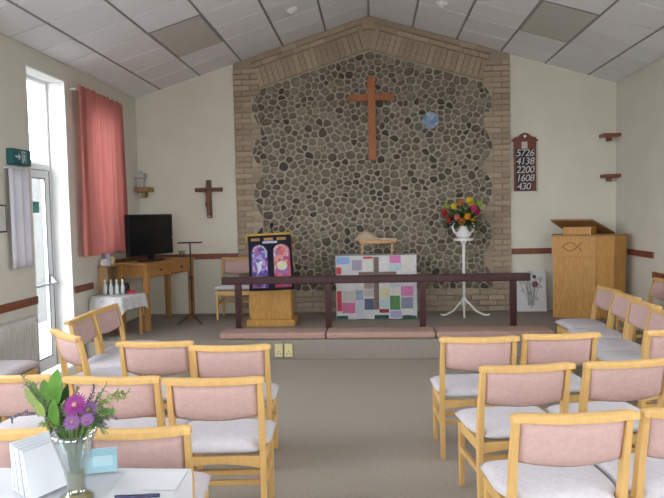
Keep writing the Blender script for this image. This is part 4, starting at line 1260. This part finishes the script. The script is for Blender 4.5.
MB().lathe([(.044, .003), (.047, .008), (.044, .014), (.026, .024), (.001, .026)], n=24).build('amber_base', mat('amber_glass', (.62, .55, .25), .15, .1, 20, trans=.6), e, smooth=True)
MB().lathe([(.001, .03), (.021, .031), (.020, .05), (.026, .09), (.001, .09)], n=20).build('water', mat('yellowish_water', (.55, .52, .22), .1, .1, 20, trans=.6), e, smooth=True)
posy = empty('flower_posy', (VX, VY, TZ), 'loose posy of purple asters, green leaves and lavender sprigs', 'flowers')
def rel(x, z_, y=0):   # measured on the plane y = 2.0, brought forward with the vase
    k_ = (VY+y)/2.0
    return Vector((x*k_-VX, y, 1.67+(z_-1.67)*k_-TZ))
stems = MB()
def stem(p, r=.0022):
    p = Vector(p)
    stems.tube([(rf.uniform(-.012, .012), rf.uniform(-.012, .012), .055), (p.x*.25, p.y*.3, .16), (p.x*.6, p.y*.7, .16+(p.z-.16)*.55), tuple(p)], r, 5)
def aster(p, R, col, nm='aster', n=22, tilt=.9):
    p = Vector(p); M = Matrix.Translation(p) @ Matrix.Rotation(tilt, 4, 'X') @ Matrix.Rotation(rf.uniform(-.3, .3), 4, 'Y')
    mb = MB()
    for ring_, (L, up) in enumerate(((R, .1), (R*.78, .45), (R*.5, .9))):
        for k2 in range(n):
            a = 2*PI*(k2+.5*ring_)/n; c, s_ = math.cos(a), math.sin(a); w = R*.11
            pts = [(.15*R, 0, 0), (.55*L, w, up*.25*L), (L, 0, up*.3*L), (.55*L, -w, up*.25*L)]
            mb.add([M @ Vector((x*c-y*s_, x*s_+y*c, z_)) for x, y, z_ in pts], [(0, 1, 2, 3)])
    o_ = mb.build(nm, col, posy)
    cm = MB(); cm.lathe([(R*.2, 0), (R*.2, R*.12), (R*.1, R*.2), (.0005, R*.22)], n=10)
    cm.v = [tuple(M @ Vector(v)) for v in cm.v]
    cm.build('flower_centre', mat('aster_centre', (.45, .22, .20), .8), o_, smooth=True)
    stem(p)
MAG = mat('magenta_petal', (.36, .06, .30), .6, .25, 30, trans=.25); LILA = mat('lilac_petal', (.34, .17, .40), .6, .25, 30, trans=.25)
aster(rel(-.995, 1.055, -.05), .042, MAG)
aster(rel(-.948, 1.038, -.02), .036, LILA)
aster(rel(-1.007, .997, -.055), .030, LILA)
aster(rel(-.955, 1.005, -.05), .024, LILA)
def bigleaf(x0, z0, x1, z1_, w, m_=LEAF2, y0=0, y1=0, bend=.05):
    a, b = rel(x0, z0, y0), rel(x1, z1_, y1); mb = MB()
    d_ = b-a; L = d_.length; d_.normalize()
    sd = d_.cross(Vector((0, 1, 0))).normalized(); nn = sd.cross(d_).normalized()
    if nn.y > 0: nn = -nn
    vs = []; n = 8
    for i in range(n+1):
        t = i/n; ww = w*.5*math.sin(PI*min(.985, .05+.93*t))**.75
        c = a+d_*(L*t)+nn*(bend*L*math.sin(PI*t))
        vs += [c-sd*ww+nn*ww*.35, c, c+sd*ww+nn*ww*.35]
    fs = []
    for i in range(n): k2 = i*3; fs += [(k2, k2+1, k2+4, k2+3), (k2+1, k2+2, k2+5, k2+4)]
    mb.add(vs, fs).build('leaf', m_, posy, smooth=True); stem(a)
bigleaf(-1.058, 1.06, -1.048, 1.175, .048, y0=-.01, y1=-.02)
bigleaf(-1.07, 1.05, -1.098, 1.14, .046, y0=.0, y1=.01)
bigleaf(-1.06, .985, -1.066, 1.075, .034, y0=-.04, y1=-.05)
bigleaf(-1.085, 1.03, -1.145, 1.135, .034, y0=.02, y1=.03)
bigleaf(-1.10, 1.03, -1.165, 1.115, .028, LEAF3, y0=.0, y1=.0)
bigleaf(-1.03, 1.04, -1.016, 1.125, .026, LEAF, y0=.02, y1=.03)
bigleaf(-1.10, 1.015, -1.125, 1.07, .03, LEAF3, y0=-.03, y1=-.03)
bigleaf(-1.045, 1.02, -1.035, 1.09, .03, LEAF, y0=.03, y1=.03)
def sprig(x0, z0, x1, z1_, m_, n=16, ll=.016, y0=0, y1=0, sag=.0, w=.006):
    a, b = rel(x0, z0, y0), rel(x1, z1_, y1); mb = MB(); pts = []
    for i in range(n+1):
        t = i/n; p = a+(b-a)*t+Vector((0, 0, sag*math.sin(PI*t))); pts.append(p)
    mb.tube(pts, .0013, 5)
    for i in range(2, n+1):
        for k2 in range(3):
            d_ = (b-a).normalized()*.6+Vector((rf.uniform(-1, 1), rf.uniform(-1, 1), rf.uniform(-1, 1)))
            leaf_geo(mb, pts[i], d_, ll*rf.uniform(.7, 1.2), w, .1, 3)
    mb.build('sprig', m_, posy); stem(a)
LAV = mat('grey_lavender', (.16, .15, .22), .8, .3, 40); SAGE = mat('sage_green', (.20, .26, .15), .7, .25, 30, trans=.2)
sprig(-1.07, 1.0, -1.215, 1.005, LAV, 18, .012, sag=.025)
sprig(-1.09, 1.02, -1.172, 1.152, SAGE, 16, .022, y0=.01)
sprig(-1.08, 1.02, -1.13, 1.12, SAGE, 14, .022, y0=-.02)
sprig(-.94, 1.03, -.812, 1.094, LEAF3, 18, .022, sag=.02)
sprig(-.94, 1.02, -.835, 1.075, LEAF3, 18, .022, y0=-.02, y1=-.02, sag=.02)
sprig(-.95, 1.03, -.90, 1.10, SAGE, 14, .018, y0=.02)
sprig(-.96, 1.03, -.925, 1.115, LAV, 14, .014, y0=.02)
sprig(-.94, 1.0, -.902, .985, LAV, 12, .012, y0=-.03, sag=.02)
sprig(-.94, 1.0, -.86, 1.005, LAV, 12, .012, y0=-.02, sag=.03)
sprig(-1.0, 1.05, -.985, 1.115, SAGE, 12, .016, y0=.03)
sprig(-1.02, .99, -1.045, 1.03, SAGE, 12, .02, y0=-.05)
sprig(-.97, .985, -.985, 1.04, SAGE, 14, .022, y0=-.045)
sprig(-.93, .99, -.915, 1.045, SAGE, 14, .022, y0=-.03)
sprig(-1.05, .99, -1.09, 1.04, LEAF2, 12, .02, y0=-.04)
sprig(-.99, .98, -1.02, 1.06, LEAF2, 12, .022, y0=-.02)
for k_ in range(36):
    t = rf.uniform(-1, 1); yy = rf.uniform(-.05, .04)
    x0 = -1.0+.05*t
    sprig(x0, rf.uniform(.955, .985), -.995+.115*t+rf.uniform(-.02, .02), rf.uniform(.99, 1.075)-.03*abs(t), rf.choice((SAGE, SAGE, LEAF2, LAV, LEAF3, LEAF)), 10, rf.uniform(.014, .026), y0=yy*.5, y1=yy, sag=.008, w=rf.uniform(.006, .012))
stems.tube([(rel(-.93, 1.06)).to_tuple(), (rel(-.90, 1.10)).to_tuple(), (rel(-.882, 1.131)).to_tuple()], .0015, 5)
stems.build('stems', STEM, posy, smooth=True)
